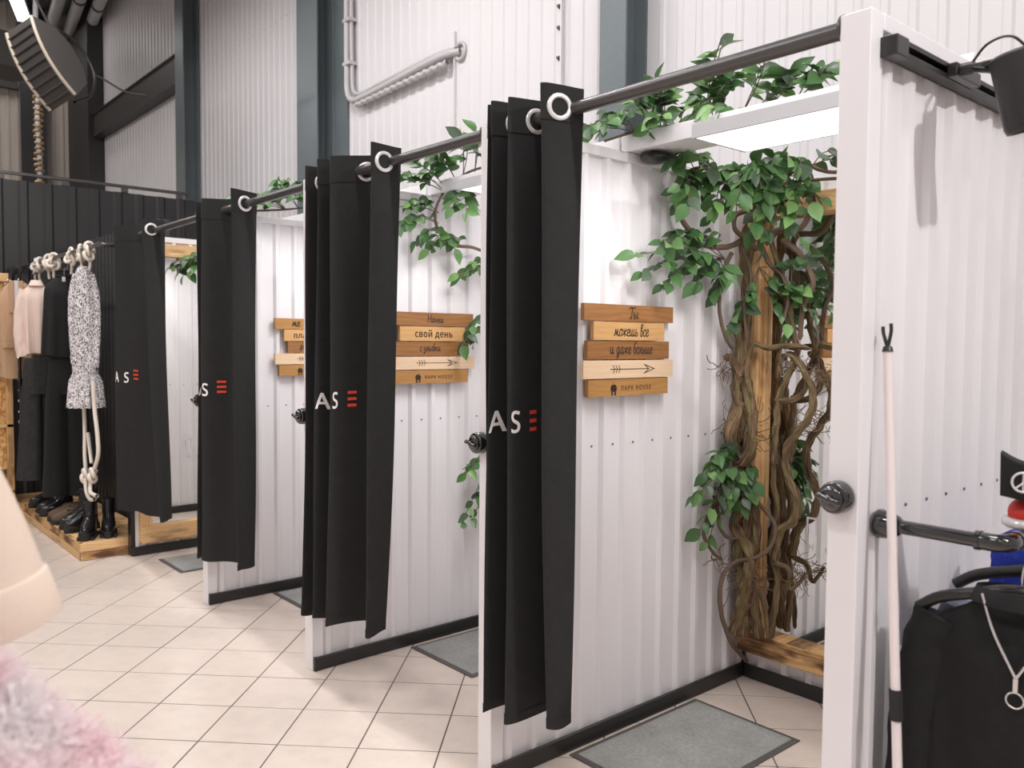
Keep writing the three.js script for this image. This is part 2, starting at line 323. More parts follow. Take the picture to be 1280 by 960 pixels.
// conduit beside the second column
{
  const c = thing('wall_conduit', 'white cable conduit bending off the wall corner to a round hole', 'conduit');
  part('pipe', tube([[3.355, 6.1, -5.87], [3.355, 4.6, -5.87], [3.355, 3.6, -5.87], [3.355, 3.41, -5.86], [3.35, 3.34, -5.79], [3.345, 3.33, -5.6], [3.345, 3.355, -5.1], [3.345, 3.375, -4.75], [3.36, 3.385, -4.55], [3.40, 3.39, -4.48]], 0.024, 70, 10), M.conduit, c);
  part('pipe', tube([[3.37, 6.1, -5.83], [3.37, 4.6, -5.83], [3.37, 3.6, -5.82], [3.37, 3.42, -5.80], [3.365, 3.375, -5.72], [3.36, 3.38, -5.4], [3.355, 3.395, -5.0], [3.36, 3.41, -4.7], [3.385, 3.41, -4.5]], 0.016, 70, 8), M.conduit, c);
  const pts = []; for (let i = 0; i <= 60; i++) pts.push([3.35, 3.29 + 0.0006 * i + 0.006 * Math.sin(i * 1.5), -5.72 + i * 0.0195]);
  part('corrugated_sleeve', tube(pts, 0.02, 130, 8), M.conduit, c);
  part('wall_ring', (() => { const g = new THREE.TorusGeometry(0.052, 0.013, 10, 28); g.rotateY(Math.PI / 2); g.translate(3.395, 3.39, -4.47); return g; })(), M.conduit, c);
  for (const y of [3.62, 3.95, 4.3]) part('clip', box(3.33, 3.40, y, y + 0.025, -5.90, -5.80), M.conduit, c);
}

// ---------------------------------------------------------------- fitting room partitions
const screwGeo = (() => { const g = new THREE.SphereGeometry(0.0045, 8, 5); g.scale(1, 1, 0.6); return g; })();
const partLabels = ['white corrugated fitting room partition carrying the black light track and pipe rail', 'white corrugated partition with the sign opening with Ты', 'white corrugated partition with the sign reading свой день', 'white corrugated partition with the sign partly hidden behind the next post', 'end partition with a black post and a framed mirror beside the shoe platform'];
PZ.forEach((z, i) => {
  const p = thing('fitting_room_partition', partLabels[i], 'partition', 'fitting room partitions');
  const dark = i === 4, z0 = z - TH;
  if (dark) { part('front_post', rbox(FX, FX + 0.028, 0, H, z0, z, 0.003), M.blackPlastic, p); part('edge_strip', rbox(FX + 0.028, FX + 0.055, 0, H, z0, z, 0.003), M.white, p); }
  else part('front_post', rbox(FX, FX + 0.055, 0, H, z0, z, 0.003), M.white, p);
  part('core', box(FX + 0.05, BX, 0.002, H - 0.03, z0 + 0.020, z - 0.020), M.white, p);
  const o = 0.055 + (i === 0 ? 0.04 : 0.03);
  part('corrugated_sheet', corrugated('x', FX + 0.055, BX, z - 0.016, 1, 0.0, H - 0.01, { off: o, depth: 0.015, flank: 0.013, rib: 0.020 }), M.white, p);
  part('corrugated_sheet', corrugated('x', FX + 0.055, BX, z0 + 0.016, -1, 0.0, H - 0.01, { off: o, depth: 0.015, flank: 0.013, rib: 0.020 }), dark ? M.blackSheet : M.white, p);
  part('top_cap', rbox(FX + 0.055, BX, H - 0.037, H, z0 - 0.002, z + 0.002, 0.003), M.white, p);
  for (const s of [1, -1]) {
    const zf = s > 0 ? z - 0.002 : z0 + 0.002;
    part('baseboard', rbox(FX + 0.012, BX, 0.001, 0.062, Math.min(zf, zf + s * 0.016), Math.max(zf, zf + s * 0.016), 0.005), M.blackPlastic, p);
  }
  part('baseboard_end_cap', rbox(FX + 0.004, FX + 0.02, 0.001, 0.064, z - 0.002, z + 0.017, 0.004), M.blackPlastic, p);
  for (let k = 0; k < 11; k++) {
    const x = o + 0.115 * (Math.floor((FX - o) / 0.115) + 1 + k) + 0.078; if (x > BX - 0.04 || x < FX + 0.09) continue;
    const m = part('screw', screwGeo, M.screw, p); m.position.set(x, 1.102, z - 0.014);
    const n = part('screw', screwGeo, M.screw, p); n.position.set(x, 1.102, z0 + 0.014);
  }
});
// back panels
for (let k = 0; k < 4; k++) {
  const z1 = PZ[k] - TH - 0.012, z0 = PZ[k + 1] + 0.012;
  const lab = ['white corrugated back panel behind the wood framed mirror and vine tree', 'white corrugated back panel of the fitting room with the свой день sign', 'white corrugated back panel of the fitting room with the half hidden sign', 'white corrugated back panel of the fitting room beside the shoe platform'][k];
  const p = thing('fitting_room_back_panel', lab, 'partition', 'fitting room back panels');
  part('corrugated_sheet', corrugated('z', z0, z1, BX, -1, 0, H - 0.02, { off: 0.02 }), M.white, p);
  part('baseboard', rbox(BX - 0.026, BX - 0.011, 0.001, 0.062, z0 + 0.004, z1 - 0.004, 0.005), M.blackPlastic, p);
}
// ---------------------------------------------------------------- curtain rods, curtains
const rodNames = ['grey metal curtain rod above the open stall with the vine tree', 'grey metal curtain rod above the stall with the свой день sign', 'grey metal curtain rod above the stall with the half hidden sign', 'grey metal curtain rod ending at the shoe display'];
for (let k = 0; k < 4; k++) {
  const r = thing('curtain_rod', rodNames[k], 'curtain rod', 'curtain rods');
  const a = PZ[k] - TH, b = PZ[k + 1];
  part('rod', cyl([RX, RY, a - 0.001], [RX, RY, b + 0.001], 0.0195, 0.0195, 24), M.rod, r);
  for (const z of [a - 0.004, b + 0.004]) part('end_flange', cyl([RX, RY, z - 0.003], [RX, RY, z + 0.003], 0.032, 0.032, 24), M.rod, r);
}
const printTex = {
  A: canvasTex(128, 128, (x) => { x.fillStyle = '#f4efec'; x.font = '150px sans-serif'; x.textAlign = 'center'; x.strokeStyle = '#f4efec'; x.lineWidth = 5; x.fillText('A', 64, 118); x.strokeText('A', 64, 118); }),
  S: canvasTex(128, 128, (x) => { x.fillStyle = '#f4efec'; x.font = '150px sans-serif'; x.textAlign = 'center'; x.strokeStyle = '#f4efec'; x.lineWidth = 5; x.fillText('S', 64, 118); x.strokeText('S', 64, 118); }),
  bars: canvasTex(128, 128, (x) => { x.fillStyle = '#d9452c'; for (const y of [10, 54, 98]) x.fillRect(14, y, 100, 20); }),
};
const printMat = Object.fromEntries(Object.entries(printTex).map(([k, t]) => [k, std({ map: t, alphaTest: 0.5, transparent: false, roughness: 0.8, side: THREE.DoubleSide })]));
const grommetGeo = (() => { const g = new THREE.LatheGeometry([[0.026, -0.003], [0.029, -0.0055], [0.036, -0.0055], [0.040, -0.002], [0.040, 0.002], [0.036, 0.0055], [0.029, 0.0055], [0.026, 0.003], [0.026, -0.003]].map((p) => new THREE.Vector2(...p)), 32); g.rotateX(Math.PI / 2); return g; })();
const hemNoise = (t, s, n) => 0.006 * Math.sin(t * 2.1 + s) + 0.004 * Math.sin(t * 5.3 + s * 2) + 0.055 * Math.pow(t / n, 3);
function curtain(label, top, bot, y1, seed, letters, rings) {
  const c = thing('curtain', label, 'curtain', 'black fitting room curtains');
  const ct = new THREE.CatmullRomCurve3(top.map(([x, z]) => V(x, 0, z)), false, 'centripetal'), cb = new THREE.CatmullRomCurve3(bot.map(([x, z]) => V(x, 0, z)), false, 'centripetal');
  const n = top.length - 1, Y0 = RY + 0.062;
  const S = (t, v, off = 0) => { // t in control points, v 0 top .. 1 bottom
    const q = Math.min(1, Math.max(0, t / n)), a = ct.getPoint(q), b = cb.getPoint(q), w = v * (0.55 + 0.45 * v);
    const p = a.clone().lerp(b, w), e = 0.004, a1 = ct.getPoint(Math.min(1, q + e)), a0 = ct.getPoint(Math.max(0, q - e)), b1 = cb.getPoint(Math.min(1, q + e)), b0 = cb.getPoint(Math.max(0, q - e));
    const d = a1.clone().sub(a0).lerp(b1.clone().sub(b0), w).normalize();
    const wob = 0.004 * Math.sin(v * 7 + t * 1.7 + seed);
    const top2 = Y0 + 0.006 * Math.sin(t * 1.9 + seed), bt = y1 + hemNoise(t, seed, n);
    p.x += wob - off * d.z * -1 * -1; p.z += off * d.x; p.y = top2 + (bt - top2) * v; return p;
  };
  const patch = (t0, t1, v0, v1, nt, nv, off, flipU = false) => {
    const pos = [], uv = [], idx = []; let arc = 0, prev = null;
    for (let i = 0; i <= nt; i++) {
      const t = t0 + (t1 - t0) * i / nt; const s0 = S(t, v0, off); if (prev) arc += Math.hypot(s0.x - prev.x, s0.z - prev.z); prev = s0;
      for (let j = 0; j <= nv; j++) { const v = v0 + (v1 - v0) * j / nv, p = S(t, v, off); pos.push(p.x, p.y, p.z); uv.push(flipU ? i / nt : arc, flipU ? 1 - j / nv : p.y); }
    }
    for (let i = 0; i < nt; i++) for (let j = 0; j < nv; j++) { const a = i * (nv + 1) + j, b = a + nv + 1; idx.push(a, a + 1, b, b, a + 1, b + 1); }
    return indexed(pos, uv, idx);
  };
  part('fabric', patch(0, n, 0, 1, n * 22, 30, 0), M.curtain, c);
  part('header_band', patch(0, n, 0.0005, 0.055, n * 22, 2, 0.0022), M.curtain, c);
  part('hem', patch(0, n, 0.984, 0.9995, n * 22, 1, 0.002), M.curtain, c);
  for (const t of rings) {
    const p = S(t, (Y0 - (RY - 0.004)) / (Y0 - y1)), e = S(t + 0.05, 0.03), d0 = S(t - 0.05, 0.03), d = e.sub(d0); d.y = 0; d.normalize();
    const m = part('grommet', grommetGeo, M.ringWhite, c, 'pale metal ring'); m.position.set(p.x, p.y, p.z); m.lookAt(p.x - d.z, p.y, p.z + d.x);
  }
  for (const [k, t0, t1, yc, hh] of letters) part('printed_letter', patch(t0, t1, (Y0 - yc - hh / 2) / (Y0 - y1), (Y0 - yc + hh / 2) / (Y0 - y1), 16, 6, 0.0035, true), printMat[k], c);
  return c;
}
{
  // control points: x toward the back wall, z along the row; crests in front, valleys behind
  const zig = (list) => list;
  const LY = 1.222, LH = 0.078;
  curtain('black curtain gathered at the edge of the open vine tree stall', 
    zig([[1.80, -2.112], [1.705, -2.100], [1.86, -2.088], [1.69, -2.062], [1.86, -2.030], [1.685, -1.973], [1.87, -1.912], [1.685, -1.829], [1.80, -1.772]]),
    zig([[1.79, -2.105], [1.70, -2.092], [1.85, -2.085], [1.665, -2.058], [1.84, -2.020], [1.665, -1.945], [1.86, -1.885], [1.69, -1.785], [1.76, -1.755]]), 0.285, 1,
    [['A', 3.03, 3.50, LY, LH], ['S', 5.05, 5.34, LY + 0.014, LH], ['bars', 5.39, 5.50, LY + 0.012, LH]], [0.5, 1.5, 2.5, 3.5, 4.5, 5.5, 6.5, 7.5]);
  curtain('black curtain with two rings showing, beside the sign with leaves over its corner',
    zig([[1.80, -3.372], [1.70, -3.32], [1.85, -3.28], [1.69, -3.205], [1.86, -3.16], [1.69, -3.085], [1.86, -2.93], [1.69, -2.780], [1.815, -2.765]]),
    zig([[1.79, -3.370], [1.68, -3.34], [1.84, -3.30], [1.67, -3.23], [1.84, -3.17], [1.67, -3.10], [1.85, -2.98], [1.69, -2.825], [1.77, -2.80]]), 0.285, 2,
    [['A', 3.02, 3.48, LY, LH], ['S', 5.06, 5.27, LY + 0.012, LH], ['bars', 5.36, 5.52, LY + 0.012, LH]], [0.5, 1.5, 2.5, 3.5, 4.5, 5.62, 6.5, 7.5]);
  curtain('black curtain gathered beside the half hidden plank sign',
    zig([[1.80, -4.610], [1.70, -4.585], [1.85, -4.56], [1.69, -4.50], [1.80, -4.36], [1.85, -4.22], [1.69, -4.105], [1.83, -4.12]]),
    zig([[1.79, -4.610], [1.69, -4.60], [1.84, -4.56], [1.68, -4.52], [1.78, -4.36], [1.84, -4.22], [1.69, -4.06], [1.78, -4.06]]), 0.285, 3,
    [['A', 1.02, 1.5, LY, LH], ['S', 3.06, 3.45, LY - 0.004, LH], ['bars', 3.56, 3.86, LY + 0.012, LH]], [0.5, 1.5, 2.5, 4.9, 5.5, 6.6]);
  curtain('black curtain hanging beside the rail of clothes and the boots',
    zig([[1.80, -5.99], [1.67, -5.985], [1.735, -5.87], [1.78, -5.72], [1.82, -5.58], [1.70, -5.52], [1.83, -5.50]]),
    zig([[1.79, -5.99], [1.66, -5.985], [1.72, -5.87], [1.77, -5.70], [1.80, -5.40], [1.70, -5.24], [1.77, -5.25]]), 0.33, 4,
    [['A', 1.06, 1.44, LY + 0.01, LH], ['S', 1.56, 2.0, LY + 0.006, LH], ['bars', 2.16, 2.55, LY + 0.022, LH]], [0.5, 5.5]);
}
// ---------------------------------------------------------------- rotary switches on the posts
const swLabels = ['black rotary switch on the post carrying the light track', 'black rotary switch on the post of the Ты sign partition', 'black rotary switch on the post of the свой день partition', 'black rotary switch on the post of the half hidden sign'];
for (let k = 0; k < 4; k++) {
  const s = thing('rotary_switch', swLabels[k], 'switch', 'black rotary switches');
  const y = 1.147, z = PZ[k] - TH / 2 - (k ? 0.02 : 0.008);
  const lathe = (pts) => { const g = new THREE.LatheGeometry(pts.map((p) => new THREE.Vector2(...p)), 32); g.rotateZ(Math.PI / 2); g.translate(FX, y, z); return g; };
  part('base', lathe([[0, 0], [0.036, 0], [0.037, 0.006], [0.035, 0.028], [0.031, 0.034], [0, 0.034]]), M.blackGloss, s);
  part('cover', lathe([[0, 0.033], [0.027, 0.033], [0.026, 0.040], [0.016, 0.045], [0, 0.045]]), M.blackGloss, s);
  const lever = merge([cyl([0, 0, -0.021], [0, 0, 0.021], 0.0052, 0.0052, 10), new THREE.SphereGeometry(0.0075, 12, 8).translate(0, 0, -0.021), new THREE.SphereGeometry(0.0075, 12, 8).translate(0, 0, 0.021), new THREE.SphereGeometry(0.009, 12, 8)]);
  lever.rotateX(0.25); lever.translate(FX - 0.051, y, z); part('lever', lever, M.blackGloss, s);
}
// ---------------------------------------------------------------- wooden plank signs
function glyphHouse(x, cx, cy, s) {
  x.fillRect(cx - s * 0.5, cy - s * 0.15, s, s * 0.32); x.fillRect(cx - s * 0.38, cy + s * 0.1, s * 0.26, s * 0.62); x.fillRect(cx + s * 0.12, cy + s * 0.1, s * 0.26, s * 0.62); x.fillRect(cx - s * 0.38, cy + s * 0.1, s * 0.76, s * 0.2);
  x.beginPath(); x.moveTo(cx - s * 0.52, cy - s * 0.15); x.lineTo(cx - s * 0.3, cy - s * 0.5); x.lineTo(cx + s * 0.3, cy - s * 0.5); x.lineTo(cx + s * 0.52, cy - s * 0.15); x.fill(); x.fillRect(cx - s * 0.04, cy - s * 0.75, s * 0.08, s * 0.2);
}
// brush lettering: each letter a few strokes, baseline 0, x-height 1
const BRUSH = { 'и': [0.95, [[0, 0.95], [0.02, 0.3], [0.15, 0.02], [0.38, 0.15], [0.55, 0.9]], [[0.55, 0.95], [0.55, 0.25], [0.68, 0.02], [0.9, 0.2]]], 'д': [0.95, [[0.6, 0.85], [0.35, 1], [0.08, 0.7], [0.1, 0.2], [0.3, 0], [0.5, 0.2], [0.62, 0.9]], [[0.62, 0.95], [0.6, 0], [0.5, -0.55], [0.25, -0.65], [0.2, -0.4], [0.55, 0], [0.9, 0.25]]], 'а': [0.92, [[0.6, 0.85], [0.35, 1], [0.08, 0.7], [0.1, 0.2], [0.3, 0], [0.5, 0.2], [0.62, 0.9]], [[0.62, 0.95], [0.6, 0.25], [0.72, 0.02], [0.92, 0.2]]], 'ж': [1.1, [[0, 0.9], [0.2, 0.75], [0.45, 0.5]], [[0, 0.1], [0.2, 0.3], [0.45, 0.5]], [[0.5, 1], [0.5, 0]], [[1, 0.95], [0.75, 0.75], [0.5, 0.5], [0.75, 0.25], [1.05, 0.1]]], 'е': [0.7, [[0.08, 0.45], [0.5, 0.6], [0.55, 0.85], [0.35, 1], [0.1, 0.75], [0.08, 0.3], [0.28, 0], [0.68, 0.2]]], 'б': [0.74, [[0.7, 1.75], [0.35, 1.6], [0.12, 1.1], [0.08, 0.4], [0.3, 0], [0.58, 0.25], [0.55, 0.8], [0.3, 0.98], [0.12, 0.7]]], 'о': [0.76, [[0.4, 1], [0.1, 0.75], [0.1, 0.25], [0.32, 0], [0.58, 0.3], [0.55, 0.8], [0.38, 1], [0.75, 0.9]]], 'л': [0.84, [[0, 0.05], [0.15, 0.1], [0.38, 0.95], [0.5, 0.9], [0.5, 0.2], [0.62, 0.02], [0.82, 0.2]]], 'ь': [0.66, [[0.1, 1], [0.08, 0.2], [0.28, 0], [0.52, 0.2], [0.45, 0.5], [0.1, 0.5]]], 'ш': [1.28, [[0, 0.95], [0.02, 0.25], [0.15, 0.02], [0.35, 0.2], [0.45, 0.95]], [[0.45, 0.95], [0.45, 0.25], [0.58, 0.02], [0.78, 0.2], [0.88, 0.95]], [[0.88, 0.95], [0.88, 0.25], [1, 0.02], [1.25, 0.2]]], 'м': [1.12, [[0, 0.05], [0.12, 0.2], [0.25, 0.95], [0.45, 0.2], [0.68, 0.95], [0.75, 0.25], [0.88, 0.02], [1.1, 0.2]]], 'в': [0.72, [[0.15, 0], [0.1, 1.4], [0.3, 1.75], [0.45, 1.5], [0.15, 0.85], [0.5, 0.75], [0.55, 0.25], [0.3, 0], [0.1, 0.2]]], 'с': [0.68, [[0.55, 0.8], [0.35, 1], [0.1, 0.7], [0.1, 0.25], [0.3, 0], [0.66, 0.2]]], 'ч': [0.84, [[0, 0.95], [0.05, 0.55], [0.25, 0.45], [0.5, 0.6]], [[0.52, 0.95], [0.5, 0.25], [0.62, 0.02], [0.82, 0.2]]], 'н': [0.9, [[0.08, 0.98], [0.06, 0]], [[0.06, 0.5], [0.5, 0.52]], [[0.52, 0.98], [0.52, 0.2], [0.64, 0.02], [0.88, 0.2]]], 'у': [0.8, [[0, 0.95], [0.05, 0.5], [0.25, 0.4], [0.52, 0.65]], [[0.55, 0.95], [0.5, 0], [0.38, -0.55], [0.15, -0.6], [0.2, -0.3], [0.75, 0.15]]], 'ы': [1.15, [[0.1, 1], [0.08, 0.2], [0.28, 0], [0.52, 0.2], [0.45, 0.5], [0.1, 0.5]], [[0.9, 0.95], [0.88, 0.2], [1, 0.02], [1.12, 0.15]]], 'к': [0.86, [[0.08, 1], [0.06, 0]], [[0.6, 0.95], [0.1, 0.5], [0.35, 0.35], [0.6, 0.05], [0.85, 0.15]]], 'Т': [1.05, [[0, 1.55], [0.3, 1.75], [0.7, 1.65], [1.25, 1.75]], [[0.65, 1.7], [0.6, 0.6], [0.5, 0], [0.25, 0.1]]], 'Н': [1.35, [[0.1, 1.75], [0.12, 0]], [[0.05, 0.8], [0.6, 0.95], [1.1, 0.9]], [[1, 1.8], [0.95, 0.3], [1.1, 0], [1.35, 0.2]]], ' ': [0.55] };
function script(x, text, cx, cy, px, lw = 10) {
  const u = px; let W = 0; for (const ch of text) W += BRUSH[ch][0] * u * 0.92; let X = cx - W / 2; const base = cy + u * 0.5;
  x.lineCap = x.lineJoin = 'round'; x.lineWidth = lw;
  for (const ch of text) {
    const [w, ...strokes] = BRUSH[ch];
    for (const st of strokes) { const c = new THREE.SplineCurve(st.map(([a, b]) => new THREE.Vector2(X + a * u * 0.92 + b * u * 0.1, base - b * u))); x.beginPath(); c.getPoints(st.length * 6).forEach((p, i) => (i ? x.lineTo(p.x, p.y) : x.moveTo(p.x, p.y))); x.stroke(); }
    X += w * u * 0.92;
  }
}
function plain(x, text, cx, cy, px, bold = true, sp = 0) { x.font = (bold ? 'bold ' : '') + px + 'px sans-serif'; x.textAlign = 'center'; x.textBaseline = 'middle'; if (sp) x.letterSpacing = sp + 'px'; x.fillText(text, cx, cy); }
function arrow(x, w, h) { const y = h / 2; x.lineWidth = 7; x.beginPath(); x.moveTo(w * 0.28, y); x.lineTo(w * 0.72, y); x.stroke(); for (let k = 0; k < 3; k++) { const q = w * (0.325 + k * 0.03); x.beginPath(); x.moveTo(q - 16, y - 30); x.lineTo(q + 4, y); x.lineTo(q - 16, y + 30); x.stroke(); } x.beginPath(); x.moveTo(w * 0.665, y - 32); x.lineTo(w * 0.775, y); x.lineTo(w * 0.665, y + 32); x.lineTo(w * 0.71, y); x.closePath(); x.stroke(); }
const woodTones = { honey: [[160, 112, 62], [124, 80, 40]], gold: [[212, 168, 112], [192, 144, 88]], pale: [[230, 202, 170], [216, 184, 148]], amber: [[184, 138, 80], [158, 110, 56]] };
function plankTex(tone, seed, w, draw) {
  const W = 1024, Hh = Math.round(W * 0.066 / w), [l, d] = woodTones[tone];
  return canvasTex(W, Hh, (x) => {
    const im = x.createImageData(W, Hh);
    for (let j = 0; j < Hh; j++) for (let i = 0; i < W; i++) {
      const u = i / W, v = j / Hh, g = 0.5 + 0.5 * Math.sin((v * 3 + fbm(u, v, 2, seed, 3) * 2.4) * 6.283), f = vn(u * 10, v * 60, seed + 2, 60), c = mix(l, d, 0.3 * g * g + 0.5 * f), k = (j * W + i) * 4;
      im.data[k] = c[0]; im.data[k + 1] = c[1]; im.data[k + 2] = c[2]; im.data[k + 3] = 255;
    }
    x.putImageData(im, 0, 0); x.fillStyle = x.strokeStyle = '#2a1c12'; draw(x, W, Hh);
  });
}
function plankSign(zf, label, rows) {
  const s = thing('plank_sign', label, 'sign', 'wooden plank signs');
  rows.forEach(([x0, x1, y0, y1, tone, draw, tilt], i) => {
    const w = x1 - x0, h = y1 - y0, t = plankTex(tone, 100 + i * 7 + Math.round(-zf * 10), w, draw);
    const face = std({ map: t, roughness: 0.6 }), mid = mix(...woodTones[tone], 0.38), side = std({ color: new THREE.Color().setRGB(mid[0] / 255, mid[1] / 255, mid[2] / 255, THREE.SRGBColorSpace), roughness: 0.6 });
    const g = new THREE.BoxGeometry(w, h, 0.018); const m = new THREE.Mesh(g, [side, side, side, side, face, side]); m.name = 'plank'; m.castShadow = m.receiveShadow = true;
    m.position.set((x0 + x1) / 2, (y0 + y1) / 2, zf + 0.0215 + (i % 2) * 0.003); m.rotation.z = tilt || 0; s.add(m);
  });
  for (const x of [2.28, 2.5]) part('batten', box(x, x + 0.03, 1.3, 1.61, zf - 0.001, zf + 0.0125), M.pine, s);
  return s;
}
const houseRow = (x, w, h) => { glyphHouse(x, w * 0.30, h * 0.58, 78); plain(x, 'ПАРК HOUSE', w * 0.585, h * 0.54, 56, true, 6); };
plankSign(PZ[1], 'five plank sign whose top board reads Ты', [
  [2.141, 2.639, 1.563, 1.624, 'honey', (x, w, h) => script(x, 'Ты', w * 0.53, h * 0.62, 52, 12)],
  [2.187, 2.582, 1.493, 1.560, 'gold', (x, w, h) => script(x, 'можешь все', w * 0.52, h * 0.58, 66, 12)],
  [2.160, 2.616, 1.423, 1.490, 'honey', (x, w, h) => script(x, 'и даже больше', w * 0.52, h * 0.52, 54, 11)],
  [2.137, 2.637, 1.353, 1.419, 'pale', arrow],
  [2.166, 2.612, 1.287, 1.350, 'amber', houseRow, 0.004]]);
plankSign(PZ[2], 'five plank sign reading свой день on its second board', [
  [2.137, 2.632, 1.560, 1.624, 'honey', (x, w, h) => script(x, 'Начни', w * 0.53, h * 0.58, 44, 9)],
  [2.191, 2.577, 1.486, 1.556, 'gold', (x, w, h) => plain(x, 'свой день', w * 0.51, h * 0.5, 118)],
  [2.168, 2.602, 1.415, 1.482, 'honey', (x, w, h) => script(x, 'с улыбки', w * 0.46, h * 0.5, 48, 10)],
  [2.146, 2.639, 1.349, 1.411, 'pale', arrow],
  [2.168, 2.598, 1.281, 1.346, 'amber', houseRow]]);
plankSign(PZ[3], 'five plank sign whose second board begins with пла', [
  [2.146, 2.63, 1.552, 1.614, 'amber', (x, w, h) => script(x, 'ме', w * 0.27, h * 0.52, 64, 14)],
  [2.200, 2.60, 1.482, 1.549, 'gold', (x, w, h) => plain(x, 'пла', w * 0.25, h * 0.5, 120)],
  [2.225, 2.59, 1.412, 1.479, 'honey', (x, w, h) => script(x, 'до', w * 0.25, h * 0.48, 56, 11)],
  [2.144, 2.63, 1.345, 1.409, 'pale', arrow],
  [2.170, 2.61, 1.277, 1.342, 'amber', houseRow]]);
// ---------------------------------------------------------------- mirrors
const frost = canvasTex(512, 256, (x) => { x.fillStyle = '#ffffff'; plain(x, 'ПАРК', 256, 90, 130, false, 44); plain(x, 'HOUSE', 262, 205, 46, false, 62); });
const frostMat = std({ map: frost, alphaTest: 0.5, roughness: 0.6, color: lin(0.6, 0.58, 0.58), side: THREE.DoubleSide });
{
  const m = thing('framed_mirror', 'tall mirror in a scorched pine frame behind the vine tree', 'mirror');
  const x1 = BX - 0.009;
  part('glass', rbox(x1 - 0.008, x1 - 0.001, 0.19, 2.04, -2.06, -1.03, 0.002, 1), M.mirror, m);
  for (const [z0, z1] of [[-2.103, -2.032], [-1.06, -0.985]]) { const q = part('frame_post', rbox(x1 - 0.062, x1 - 0.001, 0.225, 2.015, z0, z1, 0.004), M.pineUp, m); part('bead', rbox(x1 - 0.028, x1 - 0.009, 0.225, 2.015, z0 < -2 ? z1 : z0 - 0.012, z0 < -2 ? z1 + 0.012 : z0, 0.003), M.pineUp, q); }
  part('frame_beam', rbox(x1 - 0.066, x1 - 0.001, 0.135, 0.225, -2.106, -0.985, 0.005), M.pineDark, m, 'scorched pine bottom beam');
  part('frame_beam', rbox(x1 - 0.066, x1 - 0.001, 2.015, 2.10, -2.106, -0.985, 0.005), M.pine, m);
  const g = new THREE.PlaneGeometry(0.40, 0.2); g.rotateY(-Math.PI / 2); g.translate(x1 - 0.0092, 0.70, -1.635); part('frosted_lettering', g, frostMat, m);
}
{
  const m = thing('framed_mirror', 'mirror in a light pine frame on the end partition', 'mirror');
  const z = PZ[4] + 0.001;
  part('glass', rbox(1.86, 2.93, 0.19, 2.1, z, z + 0.008, 0.002, 1), M.mirror, m);
  part('frame_beam', rbox(1.80, 2.98, 0.085, 0.205, z, z + 0.045, 0.005), M.pine, m);
  part('frame_beam', rbox(1.80, 2.98, 2.055, 2.14, z, z + 0.045, 0.005), M.pine, m);
  for (const x of [1.80, 2.90]) part('frame_post', rbox(x, x + 0.08, 0.205, 2.055, z, z + 0.042, 0.004), M.pineUp, m);
  const g = new THREE.PlaneGeometry(0.40, 0.2); g.translate(2.30, 0.72, z + 0.0092); part('frosted_lettering', g, frostMat, m);
}
// ---------------------------------------------------------------- light boards and LED panels over the stalls
for (let k = 0; k < 4; k++) {
  const a = PZ[k] - TH, b = PZ[k + 1], nm = ['open stall with the vine tree', 'stall of the свой день sign', 'stall of the half hidden sign', 'stall next to the shoe platform'][k];
  const o = thing('light_board', 'white board bridging the partitions above the ' + nm, 'board', 'white light boards');
  part('board', rbox(2.39, 2.56, H + 0.001, H + 0.062, b - 0.03, a + 0.03, 0.003), M.white, o);
  const p = thing('led_panel', 'flat glowing LED panel over the ' + nm, 'lamp', 'LED panels over the stalls');
  const zc = b + 0.41 + 0.3, zA = zc - 0.3, zB = zc + 0.3;
  part('frame', [box(2.25, 2.54, H - 0.036, H + 0.0, zA, zB)], M.white, p);
  part('rim', [box(2.245, 2.255, H - 0.045, H - 0.002, zA - 0.005, zB + 0.005), box(2.535, 2.545, H - 0.045, H - 0.002, zA - 0.005, zB + 0.005), box(2.255, 2.535, H - 0.045, H - 0.002, zA - 0.005, zA + 0.005), box(2.255, 2.535, H - 0.045, H - 0.002, zB - 0.005, zB + 0.005)], M.pipeWhite, p);
  part('diffuser', box(2.255, 2.535, H - 0.041, H - 0.036, zA + 0.005, zB - 0.005), M.glowLED, p);
  const L = new THREE.RectAreaLight(LAMP, LUM_STALL, 0.28, 0.58); L.position.set(2.395, H - 0.043, zc); L.rotation.x = -Math.PI / 2; p.add(L);
  if (k < 1) {
    const c = thing('puck_speaker', 'small black oval puck under the end of the white board', 'speaker');
    part('body', (() => { const g = new THREE.LatheGeometry([[0, 0], [0.045, 0.002], [0.066, 0.012], [0.07, 0.024], [0, 0.024]].map((q) => new THREE.Vector2(...q)), 28); g.scale(0.8, 1.3, 0.8); g.translate(2.47, H - 0.042, b + 0.068); return g; })(), M.blackPlastic, c);
    part('stem', cyl([2.47, H - 0.012, b + 0.068], [2.47, H + 0.0005, b + 0.068], 0.02), M.blackPlastic, c);
  }
}
